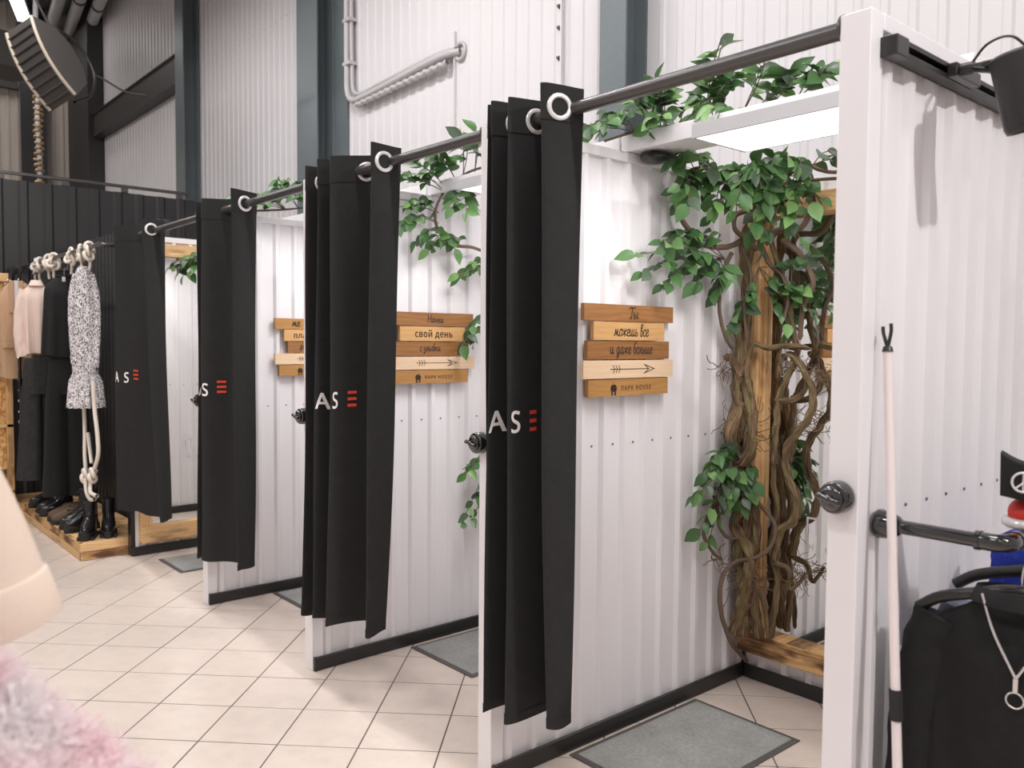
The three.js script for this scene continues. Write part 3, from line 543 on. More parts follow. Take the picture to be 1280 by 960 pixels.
// ---------------------------------------------------------------- floor mats
const mats = [[2.09, 2.83, -2.09, -1.61], [2.25, 3.0, -3.34, -2.86], [2.12, 2.9, -4.59, -4.11], [1.86, 2.6, -5.79, -5.36]];
mats.forEach(([x0, x1, z0, z1], k) => {
  const m = thing('floor_mat', ['grey doormat on the tiles of the stall with the vine tree', 'grey doormat below the свой день sign', 'grey doormat below the half hidden sign', 'grey doormat in front of the end partition mirror'][k], 'mat', 'grey floor mats');
  part('pile', rbox(x0 + 0.022, x1 - 0.022, 0.001, 0.009, z0 + 0.022, z1 - 0.022, 0.003), M.mat, m);
  part('rubber_edge', [rbox(x0, x1, 0.001, 0.005, z0, z0 + 0.023, 0.002), rbox(x0, x1, 0.001, 0.005, z1 - 0.023, z1, 0.002), rbox(x0, x0 + 0.023, 0.001, 0.005, z0 + 0.022, z1 - 0.022, 0.002), rbox(x1 - 0.023, x1, 0.001, 0.005, z0 + 0.022, z1 - 0.022, 0.002)], M.matEdge, m);
});
// ---------------------------------------------------------------- artificial vine trees
const leafGeos = [0.66, 0.58, 0.74].map((wd, q) => {
  const rows = [0, 0.18, 0.4, 0.62, 0.82, 1], w = [0, 0.2, 0.27, 0.235, 0.12, 0], pos = [], uv = [], idx = [];
  rows.forEach((t, i) => { const bend = -0.16 * t * t + (q === 1 ? 0.05 * Math.sin(t * 5) : 0); for (const s of [-1, 0, 1]) { pos.push(s * w[i] * wd * 1.7, t, bend + Math.abs(s) * w[i] * 0.35); uv.push(0.5 + s * 0.5, t); } });
  for (let i = 0; i < 5; i++) for (let s = 0; s < 2; s++) { const a = i * 3 + s, b = a + 3; idx.push(a, a + 1, b, b, a + 1, b + 1); }
  return indexed(pos, uv, idx);
});
function leafOn(tree, P, dir, size, r, box) {
  const pick = r(), mat = M.leaves[pick < 0.36 ? 0 : pick < 0.72 ? 1 : pick < 0.86 ? 2 : 3];
  const m = part('leaf', leafGeos[Math.floor(r() * 3)], mat, tree);
  const y = dir.clone().normalize(), up = V((r() - 0.5) * 2.2 - 0.65, 0.75 + (r() - 0.5) * 1.5, (r() - 0.5) * 2.2 + 0.65).normalize();
  const x = new THREE.Vector3().crossVectors(y, up).normalize(), z = new THREE.Vector3().crossVectors(x, y);
  m.quaternion.setFromRotationMatrix(new THREE.Matrix4().makeBasis(x, y, z));
  const s = size * (0.8 + 0.5 * r()); m.scale.setScalar(s);
  const tip = P.clone().addScaledVector(y, s);
  const q = P.clone(); if (box) { for (const k of ['x', 'y', 'z']) { const lo = box[k][0], hi = box[k][1]; const d = Math.max(0, lo - tip[k], lo - q[k]) - Math.max(0, tip[k] - hi, q[k] - hi); q[k] += d; } }
  m.position.copy(q); return m;
}
function spray(tree, a, b, n, size, r, box, sag = 0.05) {
  a = V(...a); b = V(...b); const mid = a.clone().lerp(b, 0.5); mid.y += sag + (r() - 0.5) * 0.04; mid.x += (r() - 0.5) * 0.05; mid.z += (r() - 0.5) * 0.04;
  const c = new THREE.CatmullRomCurve3([a, mid, b]); part('twig', new THREE.TubeGeometry(c, 8, 0.0022, 5), M.barkBrown, tree);
  const L = b.clone().sub(a).normalize();
  for (let i = 0; i < n; i++) {
    const t = 0.25 + 0.75 * (i + 0.6) / n, P = c.getPoint(Math.min(1, t)), T = c.getTangent(Math.min(1, t));
    const side = new THREE.Vector3().crossVectors(T, V(0, 1, 0)).normalize().multiplyScalar(i % 2 ? 1 : -1);
    const d = T.clone().multiplyScalar(0.55 + (t > 0.9 ? 0.6 : 0)).addScaledVector(side, 0.7 + 0.4 * r()).add(V((r() - 0.5) * 0.7, -0.25 + (r() - 0.5) * 0.9, (r() - 0.5) * 0.7));
    leafOn(tree, P, d, size, r, box);
  }
}
function fibres(tree, C, R, n, r, box) {
  const gs = [];
  for (let i = 0; i < n; i++) { let p = V(C[0] + (r() - 0.5) * R, C[1] + (r() - 0.5) * R, C[2] + (r() - 0.5) * R); const pts = [p]; const dir = V(r() - 0.5, r() - 0.6, r() - 0.5); for (let k = 0; k < 5; k++) { p = p.clone().addScaledVector(dir.add(V((r() - 0.5) * 1.5, (r() - 0.5) * 1.5, (r() - 0.5) * 1.5)).normalize(), R * 0.35); if (box) { p.x = Math.min(p.x, box.x[1]); p.z = Math.max(p.z, box.z[0]); } pts.push(p); } gs.push(tube(pts, 0.0012 + 0.0008 * r(), 12, 4)); }
  const m = part('root_fibres', gs, M.fibre, tree); m.userData.kind = 'stuff';
}
{
  const t = thing('vine_tree', 'artificial ficus vine tree twisting up the pine mirror frame in the open stall', 'artificial tree');
  const bx = { x: [1.95, 3.19], y: [0.1, 2.6], z: [-2.095, -1.2] }, r = rng(77);
  const T = (name, pts, r0, r1, seed, tw = 10) => part(name, strand(pts, r0, r1, seed, Math.max(40, pts.length * 9), 12, tw), M.bark, t);
  T('trunk', [[3.085, 0.232, -2.035], [3.085, 0.45, -2.035], [3.08, 0.58, -2.06], [3.085, 0.73, -2.025], [3.085, 0.865, -2.05], [3.085, 1.04, -2.045], [3.08, 1.17, -2.06], [3.085, 1.31, -2.05], [3.085, 1.45, -2.06], [3.085, 1.55, -2.05], [3.085, 1.69, -2.055], [3.085, 1.82, -2.05], [3.09, 1.97, -2.03]], 0.028, 0.018, 1, 22);
  T('trunk', [[3.05, 0.24, -2.055], [3.06, 0.44, -2.01], [3.065, 0.60, -1.996], [3.05, 0.708, -2.06], [3.06, 0.87, -2.02], [3.045, 1.036, -2.065], [3.06, 1.16, -2.035], [3.04, 1.276, -2.065], [3.06, 1.432, -2.06], [3.05, 1.568, -2.065], [3.07, 1.685, -2.035], [3.06, 1.856, -2.06], [3.07, 1.99, -2.05]], 0.026, 0.014, 2, 24);
  T('trunk', [[3.11, 0.232, -1.975], [3.10, 0.49, -2.01], [3.10, 0.70, -1.99], [3.09, 0.90, -2.02], [3.09, 1.105, -2.055], [3.09, 1.244, -2.03], [3.09, 1.38, -2.05], [3.10, 1.483, -2.02], [3.10, 1.467, -1.962], [3.10, 1.478, -1.862], [3.10, 1.466, -1.755]], 0.022, 0.009, 3, 24);
  T('root', [[3.05, 1.00, -2.06], [3.02, 1.06, -2.07], [3.0, 1.11, -2.065], [3.03, 1.17, -2.06], [3.06, 1.24, -2.05]], 0.03, 0.026, 14, 10);
  T('root', [[3.03, 0.98, -2.03], [3.04, 1.03, -2.0], [3.05, 1.10, -1.995], [3.07, 1.2, -2.01], [3.07, 1.34, -2.03]], 0.03, 0.018, 15, 12);
  T('branch', [[3.135, 0.574, -1.920], [3.13, 0.697, -1.897], [3.13, 0.758, -1.835], [3.12, 0.844, -1.816], [3.12, 0.954, -1.866], [3.12, 1.054, -1.869], [3.13, 1.142, -1.809], [3.13, 1.21, -1.769], [3.13, 1.291, -1.764], [3.13, 1.355, -1.794], [3.12, 1.419, -1.831], [3.12, 1.451, -1.879]], 0.018, 0.013, 4, 26);
  T('branch', [[3.14, 0.979, -1.942], [3.14, 1.115, -1.934], [3.14, 1.25, -1.922], [3.13, 1.352, -1.876], [3.13, 1.452, -1.839], [3.13, 1.55, -1.863], [3.13, 1.649, -1.884], [3.13, 1.749, -1.924], [3.13, 1.816, -1.937], [3.11, 1.95, -1.97]], 0.015, 0.010, 5, 26);
  T('branch', [[3.14, 1.249, -1.936], [3.15, 1.253, -1.862], [3.15, 1.288, -1.816], [3.14, 1.338, -1.799]], 0.014, 0.011, 6);
  T('branch', [[3.13, 0.57, -1.93], [3.13, 0.56, -1.904], [3.13, 0.546, -1.855], [3.12, 0.473, -1.835], [3.13, 0.505, -1.80], [3.13, 0.554, -1.772]], 0.012, 0.006, 7);
  T('branch', [[3.14, 0.235, -1.935], [3.15, 0.504, -1.917], [3.15, 0.60, -1.95], [3.15, 0.776, -1.924], [3.15, 0.909, -1.946], [3.14, 1.0, -1.94]], 0.013, 0.010, 8, 18);
  T('root', [[3.08, 0.47, -1.985], [3.09, 0.389, -1.94], [3.10, 0.24, -1.919]], 0.012, 0.008, 9);
  T('root', [[3.05, 1.347, -2.06], [3.03, 1.40, -2.07], [2.99, 1.43, -2.072], [2.98, 1.41, -2.07]], 0.02, 0.012, 10);
  const B2 = (pts, rad, seed) => part('vine', strand(pts, rad, rad * 0.75, seed, 60, 8, 4), M.barkBrown, t);
  B2([[3.185, 0.078, -2.08], [3.02, 0.222, -2.06], [2.952, 0.355, -2.055], [2.943, 0.459, -2.055], [2.975, 0.522, -2.055], [3.03, 0.561, -2.035], [3.06, 0.591, -1.957], [3.10, 0.644, -1.915], [3.11, 0.729, -1.909], [3.09, 0.792, -1.95], [3.06, 0.838, -1.99]], 0.0105, 21);
  B2([[3.06, 1.923, -2.055], [2.966, 1.886, -2.06], [2.792, 1.882, -2.06], [2.687, 1.935, -2.06], [2.61, 2.02, -2.06], [2.613, 2.09, -2.06], [2.656, 2.148, -2.03], [2.75, 2.17, -1.98]], 0.0115, 22);
  B2([[3.08, 1.878, -2.0], [3.04, 1.919, -2.03], [3.0, 1.961, -2.06], [3.0, 2.014, -2.06], [3.03, 2.035, -2.03], [3.08, 2.044, -1.99]], 0.011, 23);
  B2([[3.09, 1.919, -2.003], [3.10, 1.816, -1.955], [3.10, 1.763, -1.895], [3.10, 1.664, -1.867], [3.10, 1.582, -1.883]], 0.0105, 24);
  B2([[3.12, 1.912, -1.911], [3.12, 1.847, -1.829], [3.12, 1.774, -1.785], [3.12, 1.725, -1.77], [3.12, 1.646, -1.806], [3.12, 1.50, -1.82]], 0.012, 25);
  B2([[3.10, 1.90, -1.98], [3.12, 1.948, -1.941], [3.12, 1.954, -1.832], [3.12, 2.013, -1.788], [3.11, 2.091, -1.773], [3.10, 2.17, -1.791], [3.08, 2.20, -1.863], [3.05, 2.205, -1.93]], 0.013, 26);
  B2([[3.09, 2.2, -1.87], [3.10, 2.207, -1.81], [3.08, 2.167, -1.729], [3.06, 2.143, -1.651], [3.0, 2.15, -1.5]], 0.008, 27);
  B2([[2.985, 0.90, -2.06], [2.947, 0.855, -2.06], [2.866, 0.791, -2.06], [2.825, 0.714, -2.06], [2.888, 0.621, -2.06], [2.945, 0.578, -2.05]], 0.009, 28);
  B2([[2.90, 0.85, -2.065], [2.924, 0.782, -2.065], [2.938, 0.713, -2.06], [2.996, 0.663, -2.055], [3.06, 0.66, -2.04]], 0.009, 29);
  B2([[2.98, 1.86, -2.06], [2.93, 1.78, -2.065], [2.91, 1.64, -2.065], [2.94, 1.53, -2.06], [3.0, 1.46, -2.06]], 0.009, 30);
  B2([[3.02, 1.88, -2.03], [3.05, 1.75, -2.01], [3.02, 1.65, -2.02], [3.03, 1.5, -2.01]], 0.007, 31);
  fibres(t, [2.97, 1.38, -2.055], 0.06, 22, r, bx); fibres(t, [3.12, 1.36, -1.74], 0.06, 22, r, bx); fibres(t, [3.05, 1.12, -2.03], 0.09, 34, r, bx); fibres(t, [3.05, 0.5, -2.0], 0.09, 30, r, bx); fibres(t, [3.12, 0.53, -1.78], 0.05, 16, r, bx); fibres(t, [3.14, 1.17, -1.75], 0.05, 16, r, bx); fibres(t, [2.92, 0.60, -2.06], 0.04, 10, r, bx);
  // crown
  const cr = [[2.62, 2.10, -1.98], [2.72, 2.02, -2.0], [2.55, 2.02, -2.02], [2.85, 2.10, -1.93], [2.95, 2.0, -1.92], [3.05, 2.08, -1.82], [2.78, 2.16, -1.85], [2.98, 2.17, -1.78], [3.08, 1.95, -1.86], [2.66, 1.96, -2.03], [2.9, 1.93, -1.97], [3.1, 2.16, -1.66], [3.0, 1.86, -1.93], [2.48, 2.14, -2.02], [2.76, 2.06, -1.96], [2.84, 2.0, -1.98], [2.9, 2.12, -1.86]];
  const ct = thing('leafy_garland', 'dense leaf cluster draped over the top of the pine mirror frame', 'garland', 'green leaf garlands over the fitting rooms');
  part('stem', strand([[3.14, 2.12, -1.5], [3.08, 2.13, -1.75], [2.98, 2.12, -1.92], [2.8, 2.13, -2.0], [2.6, 2.14, -2.04]], 0.007, 0.005, 40, 50, 8, 4), M.barkBrown, ct);
  for (const c of cr) { const k = Math.max(0, Math.min(1, (3.1 - c[0]) / 0.6)); for (let q = 0; q < 2; q++) spray(ct, [3.06 - 0.42 * k + (r() - 0.5) * 0.1, 2.12 + 0.04 * r(), -1.80 - 0.22 * k + (r() - 0.5) * 0.1], [c[0] + (r() - 0.5) * 0.12, c[1] + (r() - 0.5) * 0.1, c[2] + (r() - 0.3) * 0.12], 8, 0.070, r, bx); }
  for (const c of [[2.56, 2.06, -2.04], [2.66, 2.12, -1.95], [2.78, 1.98, -2.03], [2.94, 2.06, -1.86], [3.1, 2.05, -1.72], [3.08, 1.9, -1.8]]) spray(t, [2.90 + (r() - 0.5) * 0.3, 2.13, -1.95], c, 10, 0.064, r, bx);
  for (const c of [[2.336, 1.80, -2.05], [2.40, 1.74, -2.05], [2.52, 1.70, -2.05], [2.60, 1.91, -2.06], [2.50, 1.86, -2.04], [2.72, 1.72, -2.04], [2.86, 1.69, -2.05]]) spray(t, [2.92, 1.83, -2.05], c, 12, 0.068, r, bx, 0.03);
  for (const c of [[3.02, 1.62, -2.02], [2.97, 1.54, -2.06], [3.11, 1.70, -1.80], [3.12, 1.60, -1.76], [3.08, 1.84, -1.75], [3.11, 1.56, -1.87]]) spray(t, [3.06, 1.8, -1.98], c, 10, 0.068, r, bx, 0);
  for (const c of [[2.74, 0.86, -2.05], [2.78, 0.72, -2.05], [2.83, 0.95, -2.05], [2.90, 0.80, -2.02], [2.98, 0.78, -1.99], [2.92, 0.98, -2.05], [2.84, 0.66, -2.05], [3.02, 0.86, -1.97]]) spray(t, [3.03, 0.97, -2.02], c, 12, 0.066, r, bx, 0.06);
}
// trailing leaves over the boards
function garland(label, main, rad, sprays, size, seed, box) {
  const t = thing('leafy_garland', label, 'garland', 'green leaf garlands over the fitting rooms'), r = rng(seed);
  part('stem', strand(main, rad, rad * 0.6, seed, 50, 8, 4), M.barkBrown, t);
  for (const [a, b, n] of sprays) { spray(t, a, b, n + 1, size, r, box, 0.03); spray(t, a, [b[0] + (r() - 0.5) * 0.14, b[1] + (r() - 0.55) * 0.08, b[2] + (r() - 0.5) * 0.14], n - 1, size, r, box, 0.02); }
  return t;
}
{
  const y = H + 0.07, bx = { x: [2.0, 3.36], y: [H + 0.004, 2.75], z: [-3, -1.1] };
  garland('leafy garland lying on the white board above the open stall', [[2.30, 2.225, -2.15], [2.42, 2.275, -2.08], [2.48, 2.275, -1.9], [2.50, 2.28, -1.7], [2.5, 2.275, -1.5], [2.48, 2.275, -1.35]], 0.005,
    [[[2.42, y, -2.08], [2.14, 2.24, -2.12], 6], [[2.42, y, -2.10], [2.26, 2.29, -2.10], 6], [[2.45, y, -2.05], [2.36, 2.36, -2.06], 8], [[2.46, y, -2.0], [2.42, 2.40, -1.99], 8], [[2.48, y, -1.95], [2.55, 2.38, -1.93], 8], [[2.48, y, -1.85], [2.47, 2.42, -1.80], 8], [[2.48, y, -1.8], [2.50, 2.44, -1.72], 8], [[2.5, y, -1.7], [2.46, 2.40, -1.60], 7], [[2.5, y, -1.65], [2.52, 2.37, -1.53], 7], [[2.5, y, -1.6], [2.5, 2.34, -1.42], 7], [[2.5, y, -1.85], [2.46, 2.50, -1.76], 6], [[2.48, y, -1.75], [2.38, 2.27, -1.73], 5], [[2.5, y, -1.5], [2.48, 2.35, -1.36], 6], [[2.46, y, -2.02], [2.36, 2.28, -1.94], 6], [[2.5, y, -1.9], [2.62, 2.32, -1.98], 6]], 0.070, 301, bx);
  const b2 = { x: [1.95, 3.3], y: [0.3, 2.75], z: [-3.335, -2.5] };
  garland('leafy vine with hanging sprays in the stall of the свой день sign', [[2.75, 1.9, -3.3], [2.60, 1.95, -3.3], [2.45, 1.96, -3.3], [2.38, 2.02, -3.3], [2.36, 2.10, -3.3], [2.42, 2.22, -3.29], [2.5, 2.30, -3.2], [2.5, 2.28, -2.9]], 0.008,
    [[[2.42, 2.2, -3.29], [2.12, 2.24, -3.28], 8], [[2.42, 2.22, -3.29], [2.22, 2.31, -3.27], 8], [[2.45, 2.25, -3.25], [2.33, 2.36, -3.22], 9], [[2.45, 2.27, -3.2], [2.42, 2.44, -3.18], 9], [[2.48, 2.28, -3.15], [2.5, 2.47, -3.1], 8], [[2.38, 2.1, -3.3], [2.2, 2.13, -3.3], 8], [[2.38, 2.05, -3.3], [2.17, 2.02, -3.3], 8], [[2.4, 2.0, -3.3], [2.25, 1.95, -3.3], 7], [[2.5, 1.96, -3.3], [2.40, 1.96, -3.27], 5], [[2.75, 1.9, -3.3], [2.50, 1.80, -3.29], 7], [[2.78, 1.62, -3.3], [2.52, 1.46, -3.29], 8], [[2.74, 0.98, -3.3], [2.54, 0.82, -3.29], 7], [[2.74, 0.9, -3.3], [2.52, 0.58, -3.29], 8], [[2.45, 2.2, -3.2], [2.35, 2.10, -3.15], 7]], 0.070, 302, b2);
  const b3 = { x: [1.9, 3.3], y: [2.2, 2.75], z: [-4.9, -3.6] };
  garland('leafy garland on the board above the stall of the half hidden sign', [[2.0, 2.215, -4.6], [2.2, 2.24, -4.55], [2.42, 2.275, -4.4], [2.48, 2.275, -4.1]], 0.006,
    [[[2.2, 2.24, -4.55], [1.95, 2.23, -4.5], 7], [[2.2, 2.24, -4.55], [2.05, 2.27, -4.46], 8], [[2.25, 2.25, -4.5], [2.12, 2.38, -4.46], 8], [[2.3, 2.26, -4.5], [2.2, 2.31, -4.42], 8], [[2.3, 2.26, -4.45], [2.26, 2.36, -4.38], 8], [[2.4, 2.27, -4.4], [2.3, 2.25, -4.3], 7], [[2.2, 2.24, -4.55], [1.88, 2.26, -4.62], 5]], 0.076, 303, b3);
  const b4 = { x: [1.95, 3.0], y: [1.7, 2.75], z: [-5.93, -5.2] };
  garland('small leafy spray hanging at the top of the light pine mirror frame', [[2.42, 2.21, -5.9], [2.34, 2.17, -5.9], [2.28, 2.10, -5.9], [2.24, 2.05, -5.9]], 0.005,
    [[[2.28, 2.10, -5.9], [2.06, 1.99, -5.89], 6], [[2.28, 2.08, -5.9], [2.12, 1.95, -5.88], 6], [[2.3, 2.12, -5.9], [2.18, 2.06, -5.87], 5]], 0.076, 304, b4);
}
// ---------------------------------------------------------------- light track and spot on the first partition
{
  const z = PZ[0] - 0.002, t = thing('light_track', 'black light track fixed along the top of the first partition', 'light track');
  part('channel', [rbox(1.81, 3.1, 2.100, 2.106, z + 0.001, z + 0.036, 0.001), rbox(1.81, 3.1, 2.131, 2.137, z + 0.001, z + 0.036, 0.001), rbox(1.81, 3.1, 2.100, 2.137, z + 0.001, z + 0.006, 0.001), box(1.81, 3.1, 2.106, 2.111, z + 0.030, z + 0.036), box(1.81, 3.1, 2.126, 2.131, z + 0.030, z + 0.036)], M.blackMetal, t);
  part('end_cap', rbox(1.79, 1.845, 2.097, 2.140, z + 0.001, z + 0.040, 0.003), M.blackPlastic, t);
  part('contact', box(1.85, 1.87, 2.112, 2.124, z + 0.008, z + 0.02), M.ringWhite, t);
  const s = thing('track_spotlight', 'black cylinder spotlight clipped to the light track', 'spotlight');
  part('adapter', [rbox(2.05, 2.19, 2.102, 2.134, z + 0.034, z + 0.058, 0.004), cyl([2.075, 2.118, z + 0.05], [2.075, 2.118, z + 0.085], 0.015, 0.015)], M.blackPlastic, s);
  part('bracket', [rbox(2.06, 2.09, 2.112, 2.124, z + 0.075, z + 0.15, 0.004), rbox(2.02, 2.075, 2.10, 2.112, z + 0.12, z + 0.19, 0.004), cyl([2.075, 2.118, z + 0.08], [2.0, 2.07, z + 0.19], 0.009, 0.009, 10)], M.blackPlastic, s);
  const head = new THREE.LatheGeometry([[0, 0.085], [0.045, 0.085], [0.052, 0.078], [0.054, -0.07], [0.05, -0.082], [0.044, -0.082], [0.044, -0.07], [0, -0.066]].map((q) => new THREE.Vector2(...q)), 36); head.rotateX(-0.18); head.rotateZ(0.2); head.translate(2.03, 2.03, z + 0.205);
  part('lamp_head', head, M.blackMetal, s);
  part('pivot', cyl([1.975, 2.06, z + 0.20], [1.99, 2.06, z + 0.20], 0.012), M.screw, s);
  part('cable', tube([[2.075, 2.13, z + 0.08], [2.05, 2.155, z + 0.12], [2.02, 2.15, z + 0.18], [2.03, 2.12, z + 0.21]], 0.003, 20, 6), M.blackPlastic, s);
}
// ---------------------------------------------------------------- pipe rail with the clothes by the first partition
const PR = { x: 1.845, y: 1.082, z: -0.612 };
{
  const p = thing('pipe_rail', 'black plumbing pipe clothes rail screwed to the first partition', 'clothes rail');
  part('wall_socket', (() => { const g = new THREE.LatheGeometry([[0, 0], [0.031, 0], [0.033, 0.008], [0.030, 0.034], [0.022, 0.05], [0.016, 0.056], [0, 0.056]].map((q) => new THREE.Vector2(...q)), 28); g.rotateX(Math.PI / 2); g.translate(PR.x, PR.y, PZ[0] - 0.004); return g; })(), M.blackGloss, p);
  part('pipe', cyl([PR.x, PR.y, PZ[0] + 0.04], [PR.x, PR.y, PR.z - 0.03], 0.0155), M.blackGloss, p);
  part('elbow', tube([[PR.x, PR.y, PR.z - 0.05], [PR.x, PR.y, PR.z - 0.022], [PR.x + 0.008, PR.y, PR.z - 0.008], [PR.x + 0.022, PR.y, PR.z], [PR.x + 0.05, PR.y, PR.z]], 0.0185, 24, 16), M.blackGloss, p);
  for (const g of [[[PR.x, PR.y, PR.z - 0.056], [PR.x, PR.y, PR.z - 0.046]], [[PR.x + 0.046, PR.y, PR.z], [PR.x + 0.056, PR.y, PR.z]]]) part('collar', cyl(g[0], g[1], 0.0205), M.blackGloss, p);
  part('pipe', cyl([PR.x + 0.05, PR.y, PR.z], [2.95, PR.y, PR.z], 0.0155), M.blackGloss, p);
}
// hanging garment seen face on: width along local x, thin along local z
function shoulders(w, d, yTop, slope) { return { w, d, yTop, slope }; }
function bodice(w, d, len, { neck = 0.07, slope = 0.09, hemW = w, folds = 7, fa = 0.03, seed = 1, n = 64 } = {}) {
  const rings = []; const N = 16;
  for (let i = 0; i <= N; i++) {
    const t = i / N, y = -len * t; let rx = t < 0.14 ? neck + (w - neck) * Math.pow(t / 0.14, 0.62) : w + (hemW - w) * (t - 0.14) / 0.86; const rz = d * (0.35 + 0.65 * Math.min(1, t * 5));
    const R = [], q = Math.min(1, t * 1.6);
    for (let j = 0; j < n; j++) { const a = j / n * Math.PI * 2, f = fa * q * (Math.sin(folds * a + seed + t * 1.1) + 0.6 * Math.sin((folds + 4) * a + seed * 2)), ca = Math.cos(a), sa = Math.sin(a); const sq = Math.sign(ca) * Math.pow(Math.abs(ca), 0.8); R.push(V(rx * sq * (1 + f * 0.3), y - (i === N ? 0.008 * Math.sin(3 * a + seed) : 0) - (t < 0.14 ? slope * Math.abs(sq) * rx / w * (1 - t / 0.14) * 0.3 : 0), rz * sa * (1 + f * 5))); }
    rings.push(R);
  }
  return loft(rings, true, true);
}
function sleeve(pts, r0, r1, flat = 0.7, seed = 1, n = 24) {
  const c = new THREE.CatmullRomCurve3(pts.map((p) => V(...p))), rings = [], N = 22;
  for (let i = 0; i <= N; i++) { const t = i / N, P = c.getPoint(t), T = c.getTangent(t); const Z = V(0, 0, 1), X = new THREE.Vector3().crossVectors(T, Z).normalize(), Y = new THREE.Vector3().crossVectors(X, T).normalize(), r = r0 + (r1 - r0) * t, R = []; for (let j = 0; j < n; j++) { const a = j / n * Math.PI * 2, f = 1 + 0.06 * Math.sin(4 * a + t * 9 + seed) + 0.05 * Math.sin(t * 31 + 2 * a + seed); R.push(P.clone().addScaledVector(X, r * f * Math.cos(a)).addScaledVector(Y, r * f * flat * Math.sin(a))); } rings.push(R); }
  return loft(rings, true, true);
}
function hangerGeo(w = 0.2, r = 0.009) { return [tube([[-w, -0.075, 0], [-w * 0.8, -0.045, 0], [-w * 0.4, -0.018, 0], [0, 0, 0], [w * 0.4, -0.018, 0], [w * 0.8, -0.045, 0], [w, -0.075, 0]], r, 30, 10)]; }
const hookGeo = () => tube([[0, 0, 0], [0, 0.03, 0], [0.004, 0.055, 0], [0.024, 0.075, 0], [0.026, 0.10, 0], [0.0, 0.112, 0], [-0.022, 0.10, 0]], 0.0022, 26, 6);
function place(o, x, y, z, ry) { o.position.set(x, y, z); o.rotation.y = ry; return o; }
{
  const ry = Math.PI / 2 + 0.28;                      // garments hang across the rail
  const zipShape = (g) => {
    part('body', bodice(0.195, 0.05, 0.62, { neck: 0.075, slope: 0.10, hemW: 0.20, seed: 3 }), M.blackKnit, g);
    part('sleeve', sleeve([[-0.155, -0.07, 0], [-0.19, -0.17, 0.012], [-0.205, -0.36, 0.02], [-0.215, -0.60, 0.03]], 0.056, 0.046, 0.7, 1), M.blackKnit, g);
    part('sleeve', sleeve([[0.155, -0.07, 0], [0.19, -0.17, 0.012], [0.205, -0.36, 0.02], [0.215, -0.60, 0.03]], 0.056, 0.046, 0.7, 2), M.blackKnit, g);
    part('collar', loft([ring(0, 0.006, 0.0, 0.085, 0.035, 0, 0, 0, 32, 0), ring(0, 0.02, 0.004, 0.09, 0.045, 0, 0, 0, 32), ring(0, -0.012, 0.008, 0.102, 0.058, 0, 0, 0, 32)], false, false), M.blackKnit, g);
    const z = part('zip', [tube([[-0.07, 0.01, 0.045], [-0.045, -0.06, 0.058], [-0.012, -0.125, 0.062], [0, -0.148, 0.062]], 0.0035, 20, 6), tube([[0.07, 0.01, 0.045], [0.045, -0.06, 0.058], [0.012, -0.125, 0.062], [0, -0.148, 0.062]], 0.0035, 20, 6), rbox(-0.005, 0.005, -0.178, -0.146, 0.056, 0.066, 0.002)], M.chrome, g, 'silver zip');
    part('ring_pull', new THREE.TorusGeometry(0.016, 0.0022, 8, 28).translate(0, -0.192, 0.064), M.chrome, z);
  };
  const s = thing('zip_sweater', 'black half zip sweater with a silver ring pull on the pipe rail', 'sweater');
  zipShape(s); place(s, 1.93, 0.955, -0.600, -1.45);
  const h = thing('clothes_hanger', 'black hanger inside the half zip sweater', 'hanger', 'black hangers on the pipe rail');
  part('arm', hangerGeo(0.20, 0.013), M.blackPlastic, h); part('hook', hookGeo(), M.chrome, h); place(h, 1.925, 0.972, -0.605, -1.45);
  const s2 = thing('black_jacket', 'black garment hanging behind the half zip sweater', 'jacket');
  part('body', bodice(0.18, 0.04, 0.62, { neck: 0.07, hemW: 0.18, seed: 8 }), M.blackKnit, s2);
  part('sleeve', sleeve([[-0.15, -0.07, 0], [-0.18, -0.2, -0.005], [-0.19, -0.4, 0.0], [-0.195, -0.60, 0.0]], 0.054, 0.048, 0.7, 5), M.greyBlue, s2, 'grey blue sleeve');
  part('sleeve', sleeve([[0.15, -0.07, 0], [0.18, -0.2, -0.005], [0.19, -0.4, 0.0], [0.195, -0.60, 0.0]], 0.054, 0.048, 0.7, 6), M.greyBlue, s2, 'grey blue sleeve');
  place(s2, 2.06, 0.95, -0.605, -1.5);
  const h2 = thing('clothes_hanger', 'black hanger sticking out behind the half zip sweater', 'hanger', 'black hangers on the pipe rail');
  part('arm', hangerGeo(0.21, 0.014), M.blackPlastic, h2); part('hook', hookGeo(), M.chrome, h2); place(h2, 2.16, 0.975, -0.610, -1.5);
  const f = thing('blue_fluffy_top', 'bright blue fluffy garment on the pipe rail', 'garment');
  { const r = rng(9), g = bodice(0.13, 0.05, 0.34, { neck: 0.09, hemW: 0.14, seed: 2, fa: 0.05 }); const p = g.attributes.position; for (let i = 0; i < p.count; i++) { const k = 0.008 * noise.noise(p.getX(i) * 60, p.getY(i) * 60, p.getZ(i) * 60); p.setXYZ(i, p.getX(i) + k, p.getY(i) + k, p.getZ(i) + k); } g.computeVertexNormals(); part('body', g, M.blueFur, f); }
  place(f, 2.30, 1.045, -0.66, -1.4);
  const rd = thing('red_knit_hat', 'red knitted piece lying above the pipe rail', 'hat');
  { const g = new THREE.SphereGeometry(0.045, 24, 16); g.scale(1, 0.8, 0.9); part('crown', g, M.red, rd); part('brim', new THREE.TorusGeometry(0.042, 0.011, 10, 28).rotateX(Math.PI / 2).translate(0, -0.02, 0), M.ringWhite, rd); } place(rd, 1.985, 1.128, -0.615, 0);
  const cap = thing('baseball_cap', 'black cap with a white round emblem above the red hat', 'cap');
